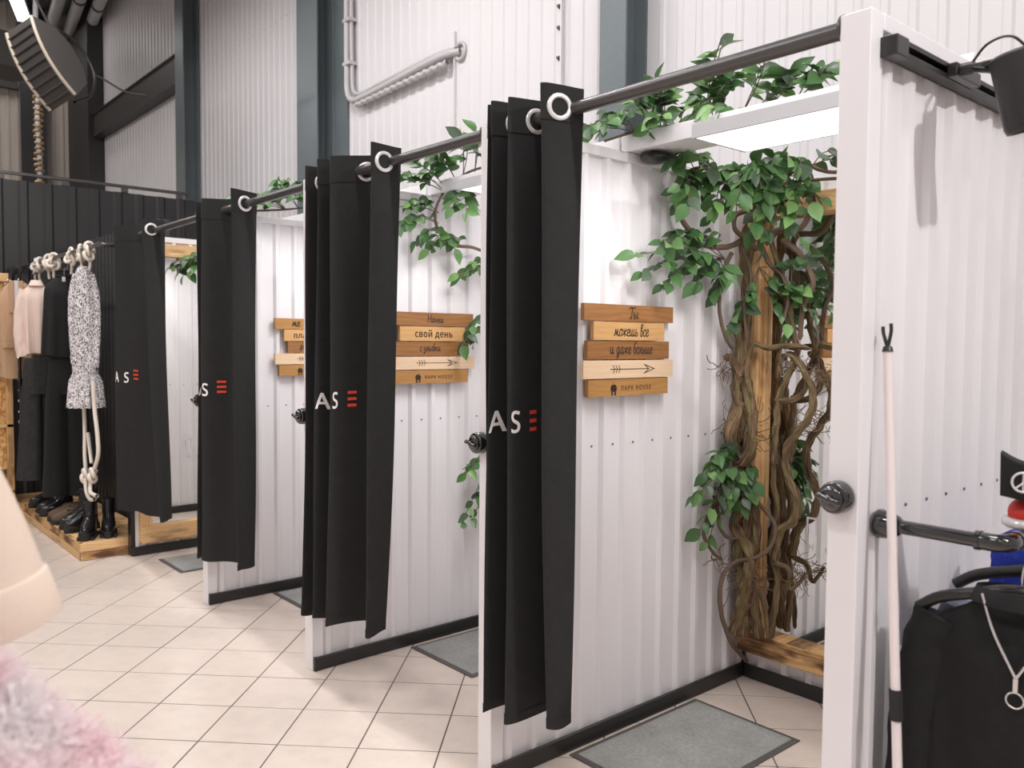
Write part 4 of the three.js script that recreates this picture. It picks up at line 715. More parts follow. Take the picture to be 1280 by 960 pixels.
  part('panel', (() => { const sh = new THREE.Shape(); sh.moveTo(-0.055, -0.03); sh.lineTo(-0.058, 0.052); sh.quadraticCurveTo(-0.02, 0.02, 0.06, 0.03); sh.lineTo(0.06, -0.05); sh.closePath(); return new THREE.ExtrudeGeometry(sh, { depth: 0.05, bevelEnabled: true, bevelSize: 0.004, bevelThickness: 0.004, bevelSegments: 2 }).translate(0, 0, -0.025); })(), M.blackKnit, cap);
  part('emblem', [new THREE.TorusGeometry(0.02, 0.0026, 6, 28).translate(-0.018, -0.002, 0.0295), rbox(-0.0195, -0.0165, -0.02, 0.016, 0.028, 0.031, 0.001, 1), cyl([-0.03, -0.014, 0.0295], [-0.017, -0.002, 0.0295], 0.002, 0.002, 6)], M.ringWhite, cap, 'white round emblem'); place(cap, 1.955, 1.202, -0.60, -1.3);
}
// reaching pole leaning on the partition
{
  const p = thing('hook_pole', 'white garment pole with a forked black tip leaning by the pipe rail', 'pole');
  const a = V(1.748, 0.002, -0.74), b = V(1.812, 1.475, -0.848), d = b.clone().sub(a).normalize();
  part('shaft', cyl(a, b, 0.0105, 0.0095, 16), M.pole, p);
  const at = (t) => a.clone().addScaledVector(d, t);
  part('grip', cyl(at(0.68), at(0.745), 0.0135, 0.0135, 16), M.charcoalCloth, p, 'dark grey grip band');
  part('tip_collar', cyl(at(1.47), at(1.482), 0.012, 0.009, 16), M.blackPlastic, p);
  for (const s of [-1, 1]) part('prong', tube([at(1.478).toArray(), at(1.495).add(V(s * 0.003, 0, s * 0.003)).toArray(), at(1.515).add(V(s * 0.006, 0, s * 0.006)).toArray(), at(s > 0 ? 1.532 : 1.525).add(V(s * 0.006, 0, s * 0.006)).toArray()], 0.004, 12, 8), M.blackPlastic, p);
}
// ---------------------------------------------------------------- shoe platform and clothes display
{
  const p = thing('shoe_platform', 'low scorched pine platform under the hanging clothes', 'platform');
  part('end_board', rbox(1.45, 1.95, 0.001, 0.056, -6.10, -6.075, 0.004), M.pineDark, p); part('end_board', rbox(1.45, 1.95, 0.058, 0.113, -6.10, -6.075, 0.004), M.pine, p);
  part('side_board', rbox(1.45, 1.475, 0.001, 0.056, -8.4, -6.10, 0.004), M.pine, p); part('side_board', rbox(1.45, 1.475, 0.058, 0.113, -8.4, -6.10, 0.004), M.pineDark, p);
  for (let k = 0; k < 4; k++) part('deck_plank', rbox(1.475 + k * 0.119, 1.475 + (k + 1) * 0.119 - 0.003, 0.09, 0.115, -8.4, -6.102, 0.003), M.pine, p);
}
const CR = { x: 1.6, y: 2.118 };
{
  const r = thing('display_rail', 'grey metal clothes rail wound with rope knots', 'clothes rail');
  part('rail', cyl([CR.x, CR.y, -8.55], [CR.x, CR.y, -6.06], 0.015), M.rod, r);
  part('return_pipe', tube([[CR.x, CR.y, -6.08], [CR.x + 0.02, CR.y, -6.062], [CR.x + 0.2, CR.y, -6.09], [1.96, CR.y, -6.12]], 0.013, 24, 10), M.rod, r);
  part('end_stand', cyl([CR.x, CR.y, -8.55], [1.99, CR.y, -8.55], 0.015), M.rod, r);
}
function knot(z, k, label) {
  const o = thing('rope_knot_hanger', label, 'rope', 'cotton rope knots on the display rail');
  const g = new THREE.TorusKnotGeometry(0.032, 0.0125, 80, 10, 2, 3); g.rotateY(0.8); g.translate(0, -0.045, 0); part('knot', g, M.rope, o);
  part('loop', (() => { const q = new THREE.TorusGeometry(0.03, 0.0115, 10, 28); q.rotateY(0.3); return q; })(), M.rope, o);
  part('drop', tube([[0, -0.07, 0], [0.004, -0.12, 0.004], [0, -0.16, 0]], 0.010, 12, 8), M.rope, o);
  place(o, CR.x, CR.y + 0.004, z, k * 0.7); return o;
}
const rackYaw = -0.3;
{
  const kz = [-6.33, -6.55, -6.82, -7.35, -7.50, -7.82, -7.98];
  kz.forEach((z, i) => knot(z, i, ['cotton rope knot above the speckled dress', 'cotton rope knot holding the speckled dress strap', 'cotton rope knot above the black top', 'cotton rope knot above the blush blouse', 'second cotton rope knot above the blush blouse', 'cotton rope knot above the tan coat', 'cotton rope knot above the hanging belts'][i]));
  // dress
  const d = thing('speckled_dress', 'white dress with black speckles and a ruffled hem', 'dress');
  const rg = []; const prof = [[0, 0.045], [0.03, 0.075], [0.10, 0.105], [0.25, 0.118], [0.45, 0.125], [0.62, 0.128], [0.74, 0.125], [0.765, 0.122], [0.80, 0.15], [0.90, 0.165], [0.97, 0.172]];
  prof.forEach(([y, rx], i) => rg.push(ring(0, -y, 0, rx, rx * 0.62, 11, y > 0.76 ? 0.07 : 0.03, y * 2, 66)));
  part('body', loft(rg), M.printDress, d);
  part('sleeve', sleeve([[-0.075, -0.06, 0.02], [-0.115, -0.2, 0.03], [-0.12, -0.45, 0.035], [-0.105, -0.68, 0.03]], 0.035, 0.032, 0.8, 3), M.printDress, d);
  part('sleeve', sleeve([[0.075, -0.06, 0.02], [0.118, -0.2, 0.03], [0.125, -0.45, 0.035], [0.105, -0.70, 0.05]], 0.035, 0.034, 0.8, 4), M.printDress, d);
  part('ruffle', loft([ring(0, -0.755, 0, 0.128, 0.08, 15, 0.05, 0, 60), ring(0, -0.80, 0, 0.155, 0.1, 15, 0.07, 0.3, 60), ring(0, -0.985, 0, 0.185, 0.12, 15, 0.08, 0.6, 60)], false, false), M.printDress, d);
  place(d, CR.x - 0.02, 1.99, -6.40, rackYaw); d.scale.set(0.64, 1, 0.7);
  // rope under the dress
  const rp = thing('hanging_rope', 'two lengths of cotton rope knotted together below the speckled dress', 'rope'); rp.position.y = 0.1;
  part('strand', tube([[1.585, 1.10, -6.44], [1.58, 0.95, -6.45], [1.585, 0.75, -6.46], [1.58, 0.55, -6.45], [1.585, 0.43, -6.44]], 0.014, 40, 10), M.rope, rp);
  part('strand', tube([[1.59, 1.10, -6.25], [1.595, 0.9, -6.24], [1.60, 0.72, -6.20], [1.60, 0.60, -6.19], [1.59, 0.50, -6.24], [1.585, 0.46, -6.30]], 0.014, 40, 10), M.rope, rp);
  part('strand', tube([[1.60, 0.72, -6.44], [1.595, 0.62, -6.38], [1.59, 0.52, -6.32]], 0.013, 20, 10), M.rope, rp);
  const kn = (x, y, z) => new THREE.TorusKnotGeometry(0.032, 0.014, 80, 10, 2, 3).rotateY(1.1).translate(x, y, z);
  part('knot', kn(1.58, 0.415, -6.45), M.rope, rp); part('knot', kn(1.585, 0.44, -6.28), M.rope, rp);
  part('tail', tube([[1.57, 0.40, -6.42], [1.565, 0.31, -6.36], [1.565, 0.275, -6.27], [1.57, 0.29, -6.18]], 0.013, 24, 10), M.rope, rp);
  part('tail', tube([[1.575, 0.41, -6.29], [1.56, 0.34, -6.25], [1.55, 0.33, -6.14], [1.55, 0.335, -6.04]], 0.013, 24, 10), M.rope, rp);
  // black top
  const tp = thing('wool_top', 'short black wool top on a hanger next to the speckled dress', 'top');
  part('body', bodice(0.135, 0.085, 0.60, { neck: 0.06, hemW: 0.165, seed: 4, fa: 0.05, folds: 5 }), M.blackKnit, tp);
  part('neckband', new THREE.TorusGeometry(0.055, 0.008, 8, 28).rotateX(Math.PI / 2).scale(1, 1, 0.6), M.blackKnit, tp);
  part('label_tag', rbox(-0.012, 0.012, -0.05, -0.005, 0.045, 0.047, 0.001, 1), M.ringWhite, tp, 'white tag');
  part('hook', hookGeo(), M.chrome, tp); place(tp, CR.x, 1.955, -7.03, rackYaw);
  const trousers = (label, x, y, z, mat, w, len, seed) => {
    const t = thing('trousers', label, 'trousers', 'dark trousers on the display rail');
    part('waist', loft([ring(0, 0, 0, w, w * 0.5, 0, 0, 0, 40), ring(0, -0.05, 0, w * 1.05, w * 0.52, 5, 0.02, seed, 40), ring(0, -0.28, 0, w * 1.2, w * 0.62, 5, 0.03, seed, 40)]), mat, t);
    for (const s of [-1, 1]) { const R = []; for (let i = 0; i <= 10; i++) { const q = i / 10; R.push(ring(s * w * (0.55 + 0.18 * q), -0.22 - (len - 0.22) * q, 0.015 * Math.sin(q * 3 + seed), w * (0.62 + 0.2 * q), w * (0.52 + 0.16 * q), 6, 0.05, seed + s, 36)); } part('leg', loft(R), mat, t); }
    place(t, x, y, z, rackYaw);
  };
  trousers('black wide leg trousers below the short black top', CR.x, 1.345, -7.02, M.blackKnit, 0.115, 1.05, 1);
  trousers('charcoal wide leg trousers below the blush blouse', 1.52, 1.335, -7.40, M.charcoalCloth, 0.125, 0.955, 3);
  // blouse
  const bl = thing('blush_blouse', 'blush pink blouse with a pointed collar on the display rail', 'blouse');
  part('body', bodice(0.13, 0.07, 0.56, { neck: 0.05, hemW: 0.12, seed: 6, fa: 0.05, folds: 6 }), M.blouse, bl);
  part('sleeve', sleeve([[-0.10, -0.06, 0], [-0.145, -0.2, 0.01], [-0.15, -0.42, 0.02], [-0.13, -0.58, 0.02]], 0.045, 0.05, 0.7, 7), M.blouse, bl);
  part('sleeve', sleeve([[0.10, -0.06, 0], [0.145, -0.2, 0.01], [0.13, -0.42, 0.02], [0.10, -0.54, 0.02]], 0.045, 0.05, 0.7, 8), M.blouse, bl);
  part('collar', [loft([ring(0, 0.02, 0, 0.045, 0.03, 0, 0, 0, 28), ring(0, -0.025, 0.012, 0.07, 0.055, 0, 0, 0, 28)], false, false)], M.blouse, bl); part('hanger', hangerGeo(0.11, 0.008), M.blackPlastic, bl); part('hook', hookGeo(), M.blackMetal, bl); place(bl, 1.50, 1.925, -7.47, rackYaw); bl.scale.set(0.8, 1, 0.85);
  // tan coat
  const tc = thing('tan_coat', 'tan wool coat behind the blush blouse', 'coat');
  part('body', bodice(0.15, 0.075, 0.78, { neck: 0.055, hemW: 0.15, seed: 9, fa: 0.04, folds: 5 }), M.tan, tc);
  part('sleeve', sleeve([[-0.12, -0.06, 0], [-0.17, -0.25, 0.01], [-0.17, -0.5, 0.02], [-0.15, -0.66, 0.02]], 0.05, 0.045, 0.75, 9), M.tan, tc);
  part('lapel', [rbox(-0.05, -0.015, -0.26, 0.0, 0.07, 0.082, 0.004), rbox(0.015, 0.05, -0.26, 0.0, 0.07, 0.082, 0.004)], M.tan, tc); part('shirt_inset', rbox(-0.016, 0.016, -0.24, 0.0, 0.066, 0.074, 0.003), M.ringWhite, tc, 'white inset'); part('hanger', hangerGeo(0.12, 0.008), M.blackPlastic, tc);
  part('pocket_flap', rbox(-0.10, -0.02, -0.54, -0.50, 0.082, 0.094, 0.004), M.tan, tc); part('hook', hookGeo(), M.blackMetal, tc); place(tc, 1.43, 1.95, -7.80, rackYaw);
  // belts
  const rb = rng(55);
  for (let k = 0; k < 7; k++) {
    const b = thing('hanging_belt', k < 5 ? 'black studded strap hanging at the end of the display rail' : 'long black chain strap hanging below the tan coat', 'belt', k < 5 ? 'black straps at the end of the rail' : 'chain straps below the tan coat');
    const y0 = k < 5 ? 2.08 : 1.45, L = k < 5 ? 0.55 + rb() * 0.45 : 0.62, x = 1.40 + rb() * 0.06, z = (k < 5 ? -7.82 - k * 0.06 : -7.72 - (k - 5) * 0.08);
    part('strap', tube([[x + 0.02, y0 - 0.06, z], [x + 0.01, y0, z], [x, y0 - 0.05, z], [x - 0.006, y0 - L * 0.5, z + 0.01], [x, y0 - L, z]], 0.013, 30, 6), M.leather, b);
    for (let j = 0; j < 6; j++) part('stud', new THREE.SphereGeometry(0.009, 8, 6).translate(x - 0.015 + 0.003 * rb(), y0 - 0.12 - j * L * 0.14, z + 0.006), M.chrome, b);
    part('buckle', new THREE.TorusGeometry(0.018, 0.004, 6, 16).translate(x, y0 - L - 0.015, z), M.chrome, b);
  }
  // wooden stand at the far left
  const st = thing('wood_stand', 'pine stand with a strand board panel beyond the hanging belts', 'stand');
  for (const [x, z] of [[1.36, -8.0], [1.06, -8.0], [1.36, -8.3], [1.06, -8.3]]) part('post', rbox(x, x + 0.05, 0, 2.0, z, z + 0.05, 0.004), M.pineUp, st);
  part('panel', rbox(1.11, 1.36, 0.4, 1.95, -8.0, -7.98, 0.003), M.osb, st); part('top_board', rbox(1.05, 1.42, 1.95, 2.02, -8.32, -7.94, 0.006), M.pine, st);
  for (const y of [0.2, 0.75, 1.3]) part('shelf', rbox(1.06, 1.41, y, y + 0.03, -8.3, -7.95, 0.004), M.pine, st);
}
// boots
function boot(o, { shaft = 0.16, len = 0.25, chunky = 0.035, mat = M.leather, low = false, laces = 0, elastic = false }) {
  const n = 28, rings = [];
  const R = (cx, y, rx, rz) => { const r = []; for (let j = 0; j < n; j++) { const a = j / n * Math.PI * 2; r.push(V(rz * Math.sin(a), y, cx + rx * Math.cos(a))); } return r; };
  const top = chunky + (low ? 0.075 : 0.075 + shaft);
  for (const [cx, y, rx, rz] of [[0.0, chunky, len * 0.5, 0.044], [0.003, chunky + 0.02, len * 0.5, 0.046], [0.0, chunky + 0.038, len * 0.475, 0.045], [-0.018, chunky + 0.056, len * 0.40, 0.041], [-0.042, chunky + 0.075, len * 0.29, 0.038]].concat(low ? [[-0.05, chunky + 0.09, len * 0.25, 0.034]] : [[-0.058, chunky + 0.10, len * 0.215, 0.037], [-0.062, chunky + 0.14, len * 0.20, 0.037], [-0.064, top - 0.01, len * 0.20, 0.041], [-0.064, top, len * 0.195, 0.040]])) rings.push(R(cx, y, rx, rz));
  part('upper', loft(rings), mat, o);
  const sh = new THREE.Shape(); const N = 40; for (let j = 0; j < N; j++) { const a = j / N * Math.PI * 2, z = len * 0.525 * Math.cos(a), x = (0.05 - 0.006 * Math.cos(a - 2)) * Math.sin(a) * (1 - 0.12 * Math.exp(-Math.pow((z + 0.02) / 0.04, 2))); j ? sh.lineTo(x, z) : sh.moveTo(x, z); }
  const s = new THREE.ExtrudeGeometry(sh, { depth: chunky - 0.008, bevelEnabled: true, bevelSize: 0.003, bevelThickness: 0.004, bevelSegments: 2 }); s.rotateX(Math.PI / 2); s.translate(0, chunky - 0.002, 0); part('sole', s, M.sole, o);
  const lug = []; for (let k = 0; k < 9; k++) for (const q of [-1, 1]) lug.push(box(q > 0 ? 0.036 : -0.052, q > 0 ? 0.052 : -0.036, 0.001, chunky * 0.5, -len * 0.4 + k * len * 0.1 - 0.006, -len * 0.4 + k * len * 0.1 + 0.007)); part('tread', lug, M.sole, o);
  if (laces) for (let k = 0; k < laces; k++) part('lace', tube([[-0.028, top - 0.03 - k * 0.024, -0.012 + k * 0.012], [0, top - 0.034 - k * 0.024, 0.0 + k * 0.016 - (k > laces - 3 ? 0 : 0.0)], [0.028, top - 0.03 - k * 0.024, -0.012 + k * 0.012]].map(([x, y, z]) => [x, y, z - 0.004 + 0.002]), 0.0032, 10, 5), M.charcoalCloth, o);
  if (elastic) for (const q of [-1, 1]) part('elastic_gusset', rbox(q * 0.0395 - 0.003, q * 0.0395 + 0.003, chunky + 0.10, top - 0.02, -0.085, -0.04, 0.002), M.charcoalCloth, o);
  part('pull_tab', tube([[0, top - 0.02, -0.064 - len * 0.195], [0, top + 0.016, -0.068 - len * 0.19], [0, top - 0.005, -0.058 - len * 0.17]], 0.004, 10, 6), mat, o);
}
{
  const shoes = [
    [1.545, -6.25, -0.45, { shaft: 0.13, elastic: true, chunky: 0.045 }, 'chelsea_boot', 'black chelsea boot on the near corner of the pine platform', 'chelsea boots below the rope'],
    [1.675, -6.25, -0.3, { shaft: 0.13, elastic: true, chunky: 0.045 }, 'chelsea_boot', 'black chelsea boot standing against the curtain', 'chelsea boots below the rope'],
    [1.57, -6.52, -1.25, { shaft: 0.17, laces: 6, chunky: 0.04 }, 'lace_up_boot', 'black lace up boot on the pine platform beside the chelsea boots', 'lace up boots'],
    [1.575, -6.66, -1.3, { shaft: 0.17, laces: 6, chunky: 0.04 }, 'lace_up_boot', 'black lace up boot on the pine platform beside the brown shoes', 'lace up boots'],
    [1.57, -6.86, -1.5, { low: true, mat: M.brownSuede, laces: 3, chunky: 0.03 }, 'lace_up_shoe', 'brown low lace up shoe under the black trousers', 'brown low shoes'],
    [1.58, -7.01, -1.5, { low: true, mat: M.brownSuede, laces: 3, chunky: 0.03 }, 'lace_up_shoe', 'brown low lace up shoe under the black trousers', 'brown low shoes'],
    [1.57, -7.24, -1.5, { shaft: 0.13, chunky: 0.03 }, 'ankle_boot', 'plain black ankle boot under the charcoal trousers', 'plain ankle boots'],
    [1.58, -7.40, -1.5, { shaft: 0.13, chunky: 0.03 }, 'ankle_boot', 'plain black ankle boot under the charcoal trousers', 'plain ankle boots'],
    [1.58, -7.66, -1.5, { shaft: 0.2, chunky: 0.035 }, 'tall_boot', 'black boot at the far end of the pine platform', 'boots at the platform end'],
  ];
  for (const [x, z, ry, opt, name, label, group] of shoes) { const o = thing(name, label, name.includes('shoe') ? 'shoe' : 'boot', group); boot(o, opt); place(o, x, 0.116, z, ry); }
}
// ---------------------------------------------------------------- garments in the foreground
{
  const c = thing('beige_coat', 'beige coat with a turned up cuff hanging in the foreground', 'coat');
  // sleeve hangs beside the body; the body stays outside the picture
  const R = [], N = 26, a = V(-0.075, 1.695, -1.21), b = V(0.172, 1.142, -1.118);
  for (let i = 0; i <= N; i++) { const t = i / N, P = a.clone().lerp(b, t); P.x += 0.036 * Math.sin(t * 3); const r = 0.062 + 0.002 * t, q = []; for (let j = 0; j < 40; j++) { const an = j / 40 * Math.PI * 2, f = 1 + 0.018 * Math.sin(3 * an + t * 6) + 0.012 * Math.sin(t * 17 + an); q.push(V(P.x + r * f * Math.cos(an) * 1.0, P.y + 0.018 * Math.cos(an) * t, P.z + r * f * Math.sin(an) * 0.8)); } R.push(q); }
  part('sleeve', loft(R), M.beigeCoat, c);
  const cu = []; for (const [t, e] of [[0.905, 0.001], [0.91, 0.004], [0.955, 0.0048], [1.0, 0.004], [1.004, 0.0]]) { const P = a.clone().lerp(b, t); P.x += 0.036 * Math.sin(t * 3); const r = 0.064 + e, q = []; for (let j = 0; j < 40; j++) { const an = j / 40 * Math.PI * 2, f = 1 + 0.018 * Math.sin(3 * an + 6); q.push(V(P.x + r * f * Math.cos(an), P.y + 0.018 * Math.cos(an) * t, P.z + r * f * Math.sin(an) * 0.8)); } cu.push(q); }
  part('cuff', loft(cu), M.beigeCoat, c);
  const g = bodice(0.20, 0.08, 0.95, { neck: 0.07, hemW: 0.24, seed: 5 }); g.rotateY(-0.75); g.translate(-0.19, 1.76, -1.34); part('body', g, M.beigeCoat, c);
  { const g2 = sleeve([[-0.17, -0.075, 0], [-0.22, -0.2, 0.01], [-0.25, -0.4, 0.02], [-0.27, -0.62, 0.02]], 0.066, 0.062, 0.8, 3); g2.rotateY(-0.75); g2.translate(-0.19, 1.76, -1.34); part('sleeve', g2, M.beigeCoat, c); }
  const hook = part('hook', hookGeo(), M.chrome, c); hook.position.set(-0.19, 1.77, -1.34); hook.rotation.y = 0.8;
  const hk = part('hanger', hangerGeo(0.18, 0.01), M.blackPlastic, c); hk.position.set(-0.19, 1.77, -1.34); hk.rotation.y = -0.75;
}
{
  const c = thing('pink_fur_coat', 'fluffy pale pink fur coat in the near corner', 'coat');
  const r = rng(17), body = []; const prof = [[0, 0.02], [0.02, 0.05], [0.06, 0.095], [0.11, 0.145], [0.16, 0.19], [0.22, 0.22], [0.35, 0.24], [0.55, 0.25]];
  const col = [];
  const C = V(0.107, 1.168, -0.948);
  const rings = prof.map(([y, rx], i) => ring(0, -y, 0, rx, rx * 0.62, 5, 0.03, i, 40));
  const g = loft(rings); { const p = g.attributes.position; for (let i = 0; i < p.count; i++) { const k = 0.012 * noise.noise(p.getX(i) * 25, p.getY(i) * 25, p.getZ(i) * 25); p.setXYZ(i, p.getX(i) * (1 + k * 4), p.getY(i) + k, p.getZ(i) * (1 + k * 4)); } g.computeVertexNormals(); }
  g.rotateY(-0.71); g.translate(C.x, C.y, C.z);
  part('lining', g, std({ color: lin(0.92, 0.78, 0.79), roughness: 1 }), c);
  const fur = new THREE.ConeGeometry(0.0016, 1, 4, 1, true); fur.translate(0, 0.5, 0);
  const P = g.attributes.position, Nn = g.attributes.normal, idx = g.index; const cnt = 16000;
  const im = new THREE.InstancedMesh(fur, std({ color: 0xffffff, roughness: 1 }), cnt); im.name = 'fur'; im.userData.kind = 'stuff'; im.castShadow = im.receiveShadow = true;
  const tri = idx.count / 3, mm = new THREE.Matrix4(), q = new THREE.Quaternion();
  for (let i = 0; i < cnt; i++) {
    const k = Math.floor(r() * tri) * 3; let u = r(), v = r(); if (u + v > 1) { u = 1 - u; v = 1 - v; } const A = idx.getX(k), B = idx.getX(k + 1), D = idx.getX(k + 2), w = 1 - u - v;
    const p = V(P.getX(A) * w + P.getX(B) * u + P.getX(D) * v, P.getY(A) * w + P.getY(B) * u + P.getY(D) * v, P.getZ(A) * w + P.getZ(B) * u + P.getZ(D) * v);
    const n = V(p.x - C.x, 0.12, p.z - C.z).normalize().add(V((r() - 0.5) * 1.3, (r() - 0.7) * 1.2, (r() - 0.5) * 1.3)).normalize();
    q.setFromUnitVectors(V(0, 1, 0), n); mm.compose(p, q, V(1, 0.016 + 0.02 * r(), 1)); im.setMatrixAt(i, mm);
    const t = 0.5 + 0.9 * noise.noise(p.x * 22, p.y * 22, p.z * 22) + 0.3 * (r() - 0.5); const tt = Math.max(0, Math.min(1, t)); im.setColorAt(i, lin(0.96 - 0.02 * tt, 0.92 - 0.22 * tt, 0.92 - 0.19 * tt));
  }
  c.add(im);
  const hg = part('hanger', hangerGeo(0.05, 0.008), M.blackPlastic, c); hg.position.set(C.x, C.y - 0.015, C.z); hg.rotation.y = -0.71;
  const hook = part('hook', hookGeo(), M.chrome, c); hook.position.set(C.x, C.y - 0.012, C.z); hook.scale.y = 1.2; hook.rotation.y = 0.85;
  // the stand both coats hang from
  const k = thing('garment_stand', 'black garment stand holding the beige and the pink coat', 'clothes rail');
  const yl = C.y + 0.105, u = V(-0.757, 0, -0.654), E1 = V(C.x, yl, C.z).addScaledVector(u, -0.02), E2 = V(C.x, yl, C.z).addScaledVector(u, 0.87), T1 = V(-0.19, 1.866, -1.34).addScaledVector(u, -0.02), T2 = V(-0.19, 1.866, -1.34).addScaledVector(u, 0.48);
  part('rail', cyl(E1, E2, 0.009), M.blackMetal, k); part('rail', cyl(T1, T2, 0.009), M.blackMetal, k);
  for (const e of [E2, T2]) { part('upright', cyl([e.x, 0.03, e.z], [e.x, e.y + 0.009, e.z], 0.013), M.blackMetal, k); part('foot', rbox(e.x - 0.2, e.x + 0.2, 0.001, 0.03, e.z - 0.03, e.z + 0.03, 0.008), M.blackMetal, k); }
}
// ---------------------------------------------------------------- high up at the far end
{
  const s = thing('hanging_speaker', 'dark slatted speaker box with beige rims hung near the ceiling', 'speaker');
  const W = 0.16, Hh = 0.36, arc = (e) => { const o = []; for (let i = 0; i <= 16; i++) { const t = i / 16 * 2 - 1; o.push([0.24 - 0.08 * t * t + e, t * Hh]); } return o; };
  const sh = new THREE.Shape(); arc(0).forEach(([z, y], i) => (i ? sh.lineTo(z, y) : sh.moveTo(z, y))); sh.lineTo(-0.05, Hh * 0.72); sh.lineTo(-0.12, Hh * 0.3); sh.lineTo(-0.12, -Hh * 0.3); sh.lineTo(-0.05, -Hh * 0.72); sh.closePath();
  const b = new THREE.ExtrudeGeometry(sh, { depth: 2 * W, bevelEnabled: true, bevelSize: 0.006, bevelThickness: 0.006, bevelSegments: 2 }); b.translate(0, 0, -W); b.rotateY(-Math.PI / 2); part('box', b, M.greyBox, s);
  for (const q of [-1, 1]) part('rim', tube(arc(0.014).map(([z, y]) => [q * W, y, z]), 0.016, 24, 8), M.beigeRim, s);
  for (let k = 0; k < 9; k++) { const t = (k + 0.7) / 9.4 * 2 - 1, z = 0.24 - 0.08 * t * t; const g = rbox(-W + 0.01, W - 0.01, -0.007, 0.007, -0.012, 0.03, 0.003); g.rotateX(0.35); g.translate(0, t * Hh, z); part('slat', g, M.rod, s); }
  part('yoke', tube([[0, 0.30, -0.06], [0, 0.34, -0.28], [0, 0.16, -0.46], [0, -0.10, -0.45], [0, -0.30, -0.24], [0, -0.36, 0.02]], 0.014, 40, 8), M.blackMetal, s);
  part('hinge', rbox(-0.03, 0.03, -0.04, 0.16, -0.2, -0.13, 0.006), M.beigeRim, s);
  part('hanging_rod', cyl([0, 0.33, -0.2], [0.1, 2.4, -0.2], 0.012), M.blackMetal, s);
  part('cable', tube([[0, -0.1, -0.45], [0.03, -0.17, -0.52], [0.1, -0.32, -0.62], [0.22, -0.42, -0.72]], 0.010, 30, 6), M.greyBox, s);
  s.position.set(1.77, 3.79, -7.95); s.scale.setScalar(0.92); s.rotation.set(0, -0.95, 0); s.rotateX(0.3); s.rotateZ(0.38);
  const c = thing('second_speaker', 'dark box partly out of view behind the slatted speaker', 'speaker');
  part('box', rbox(-0.3, 0.3, -0.16, 0.18, -0.25, 0.25, 0.02), M.greyBox, c); part('hanging_rod', cyl([0, 0.18, 0], [0, 2.2, 0], 0.012), M.blackMetal, c); place(c, 1.62, 4.25, -9.6, 0.3);
  const d = thing('beaded_cord', 'knobbly brass coloured flexible pipe hanging above the black wall', 'pipe');
  const pts = []; for (let i = 0; i <= 24; i++) pts.push(V(1.83 + 0.006 * Math.sin(i), 2.9 + i * 0.1375, -8.9)); part('pipe', tube(pts, 0.022, 60, 8), M.pipeWhite, d);
  for (let i = 0; i < 20; i++) part('bead', new THREE.TorusGeometry(0.028, 0.014, 6, 14).rotateX(Math.PI / 2 + 0.3 * Math.sin(i * 2)).translate(1.83 + 0.006 * Math.sin(i * 1.2), 2.95 + i * 0.052, -8.9), M.brass, d);
  for (let k = 0; k < 3; k++) { const p = thing('ceiling_duct', ['pale round duct under the roof, nearest the slatted speaker', 'pale round duct under the roof between two others', 'pale round duct under the roof beside the corner column'][k], 'duct', 'ducts under the roof'); part('tube', cyl([2.95 + k * 0.22, 5.9 - k * 0.03, -13.4], [2.2 + k * 0.22, 5.9 - k * 0.03, -8.0], 0.075), M.pipeWhite, p); for (let j = 0; j < 3; j++) part('collar', cyl([2.95 + k * 0.22 - 0.75 * (0.25 + j * 0.25), 5.9 - k * 0.03, -13.4 + 5.4 * (0.25 + j * 0.25)], [2.95 + k * 0.22 - 0.75 * (0.26 + j * 0.25), 5.9 - k * 0.03, -13.4 + 5.4 * (0.26 + j * 0.25)], 0.085), M.rod, p); }
}
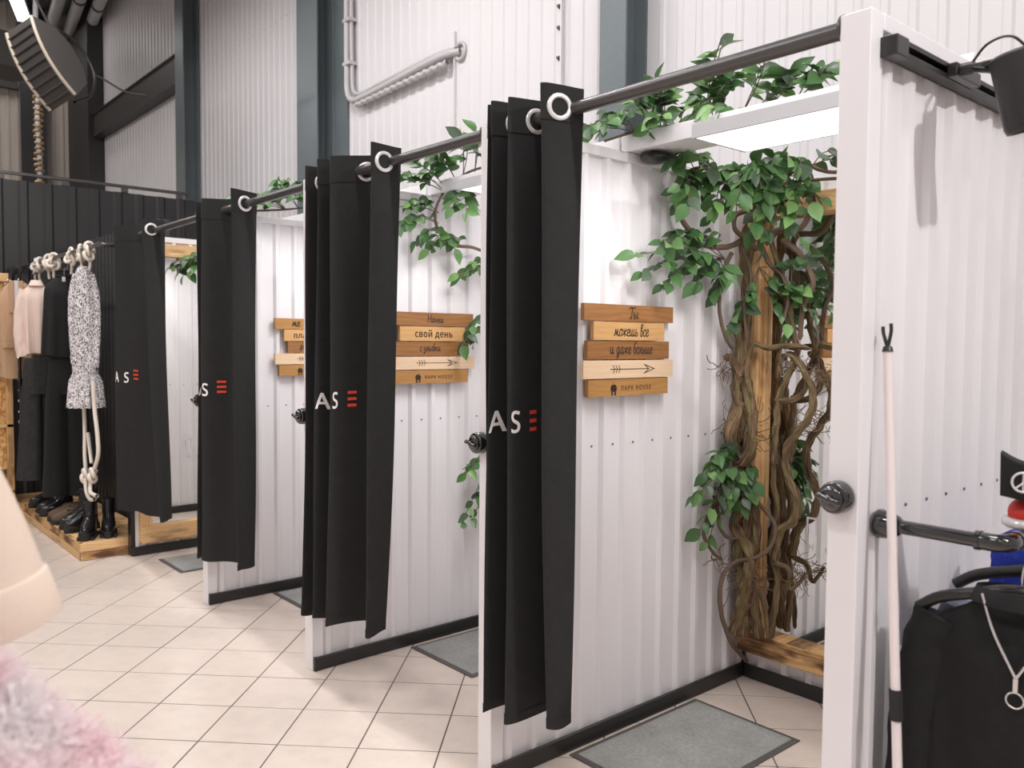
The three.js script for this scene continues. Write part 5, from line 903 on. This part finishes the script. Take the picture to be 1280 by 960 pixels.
// ---------------------------------------------------------------- lamps of the hall
function luminaire(x, y, z, L, power, label, turn = 0) {
  const o = thing('tube_luminaire', label, 'lamp', 'tube lamps under the roof');
  part('housing', rbox(-0.09, 0.09, 0.012, 0.07, -L / 2, L / 2, 0.01), M.white, o);
  part('diffuser', rbox(-0.08, 0.08, -0.012, 0.012, -L / 2 + 0.02, L / 2 - 0.02, 0.006), M.glowLamp, o);
  for (const q of [-1, 1]) part('hanger_wire', cyl([0, 0.07, q * L * 0.4], [0, 6.18 - y, q * L * 0.4], 0.003, 0.003, 6), M.blackMetal, o);
  const l = new THREE.RectAreaLight(LAMP, power, 0.16, L - 0.04); l.position.set(0, -0.016, 0); l.rotation.x = -Math.PI / 2; o.add(l);
  o.position.set(x, y, z); o.rotation.y = turn; return o;
}
luminaire(-1.2, 4.9, 2.3, 1.8, LUM_AISLE * 0.35, 'long tube lamp over the aisle behind the camera');
luminaire(-1.2, 4.9, -0.3, 1.8, LUM_AISLE * 1.1, 'long tube lamp over the aisle beside the camera');
luminaire(-1.2, 4.9, -3.8, 1.8, LUM_AISLE * 1.1, 'long tube lamp over the aisle before the clothes display');
luminaire(-1.2, 4.9, -7.3, 1.8, LUM_AISLE, 'long tube lamp in front of the black corrugated wall');
luminaire(1.5, 4.9, 2.2, 1.8, LUM_AISLE * 0.25, 'long tube lamp above the pipe rail side of the shop');
luminaire(1.5, 4.9, -1.0, 1.8, LUM_AISLE, 'long tube lamp above the post of the Ты sign stall');
luminaire(1.5, 4.9, -4.2, 1.8, LUM_AISLE, 'long tube lamp above the post of the half hidden sign');
luminaire(1.3, 4.9, -7.0, 1.8, LUM_AISLE * 0.6, 'long tube lamp above the clothes display rail');
luminaire(0.1, 5.1, -10.9, 1.8, LUM_AISLE * 1.0, 'long tube lamp behind the black corrugated wall');
luminaire(2.42, 5.85, -12.75, 1.2, LUM_FAR, 'lit tube lamp under the roof beyond the black wall', -0.3);
{
  const s = thing('ceiling_spot', 'white ceiling spotlight shining along the front of the fitting rooms', 'spotlight');
  const p = V(1.6, 3.75, 1.9), tgt = V(0.9, 0, -3.0), d = tgt.clone().sub(p).normalize();
  part('housing', cyl(p.clone().addScaledVector(d, -0.16), p.clone().addScaledVector(d, -0.01), 0.05, 0.065, 28), M.white, s);
  part('lens', cyl(p.clone().addScaledVector(d, -0.012), p.clone().addScaledVector(d, -0.004), 0.055, 0.055, 28), M.glowLamp, s);
  part('drop_rod', cyl([p.x, p.y + 0.05, p.z + 0.1], [p.x, 6.18, p.z + 0.1], 0.01), M.white, s);
  const l = new THREE.SpotLight(LAMP, CD_SPOT, 0, 0.75, 0.6, 2); l.position.copy(p); l.target.position.copy(tgt); l.castShadow = true; l.shadow.radius = 3; scene.add(l.target); s.add(l);
}
renderer.render(scene, camera);
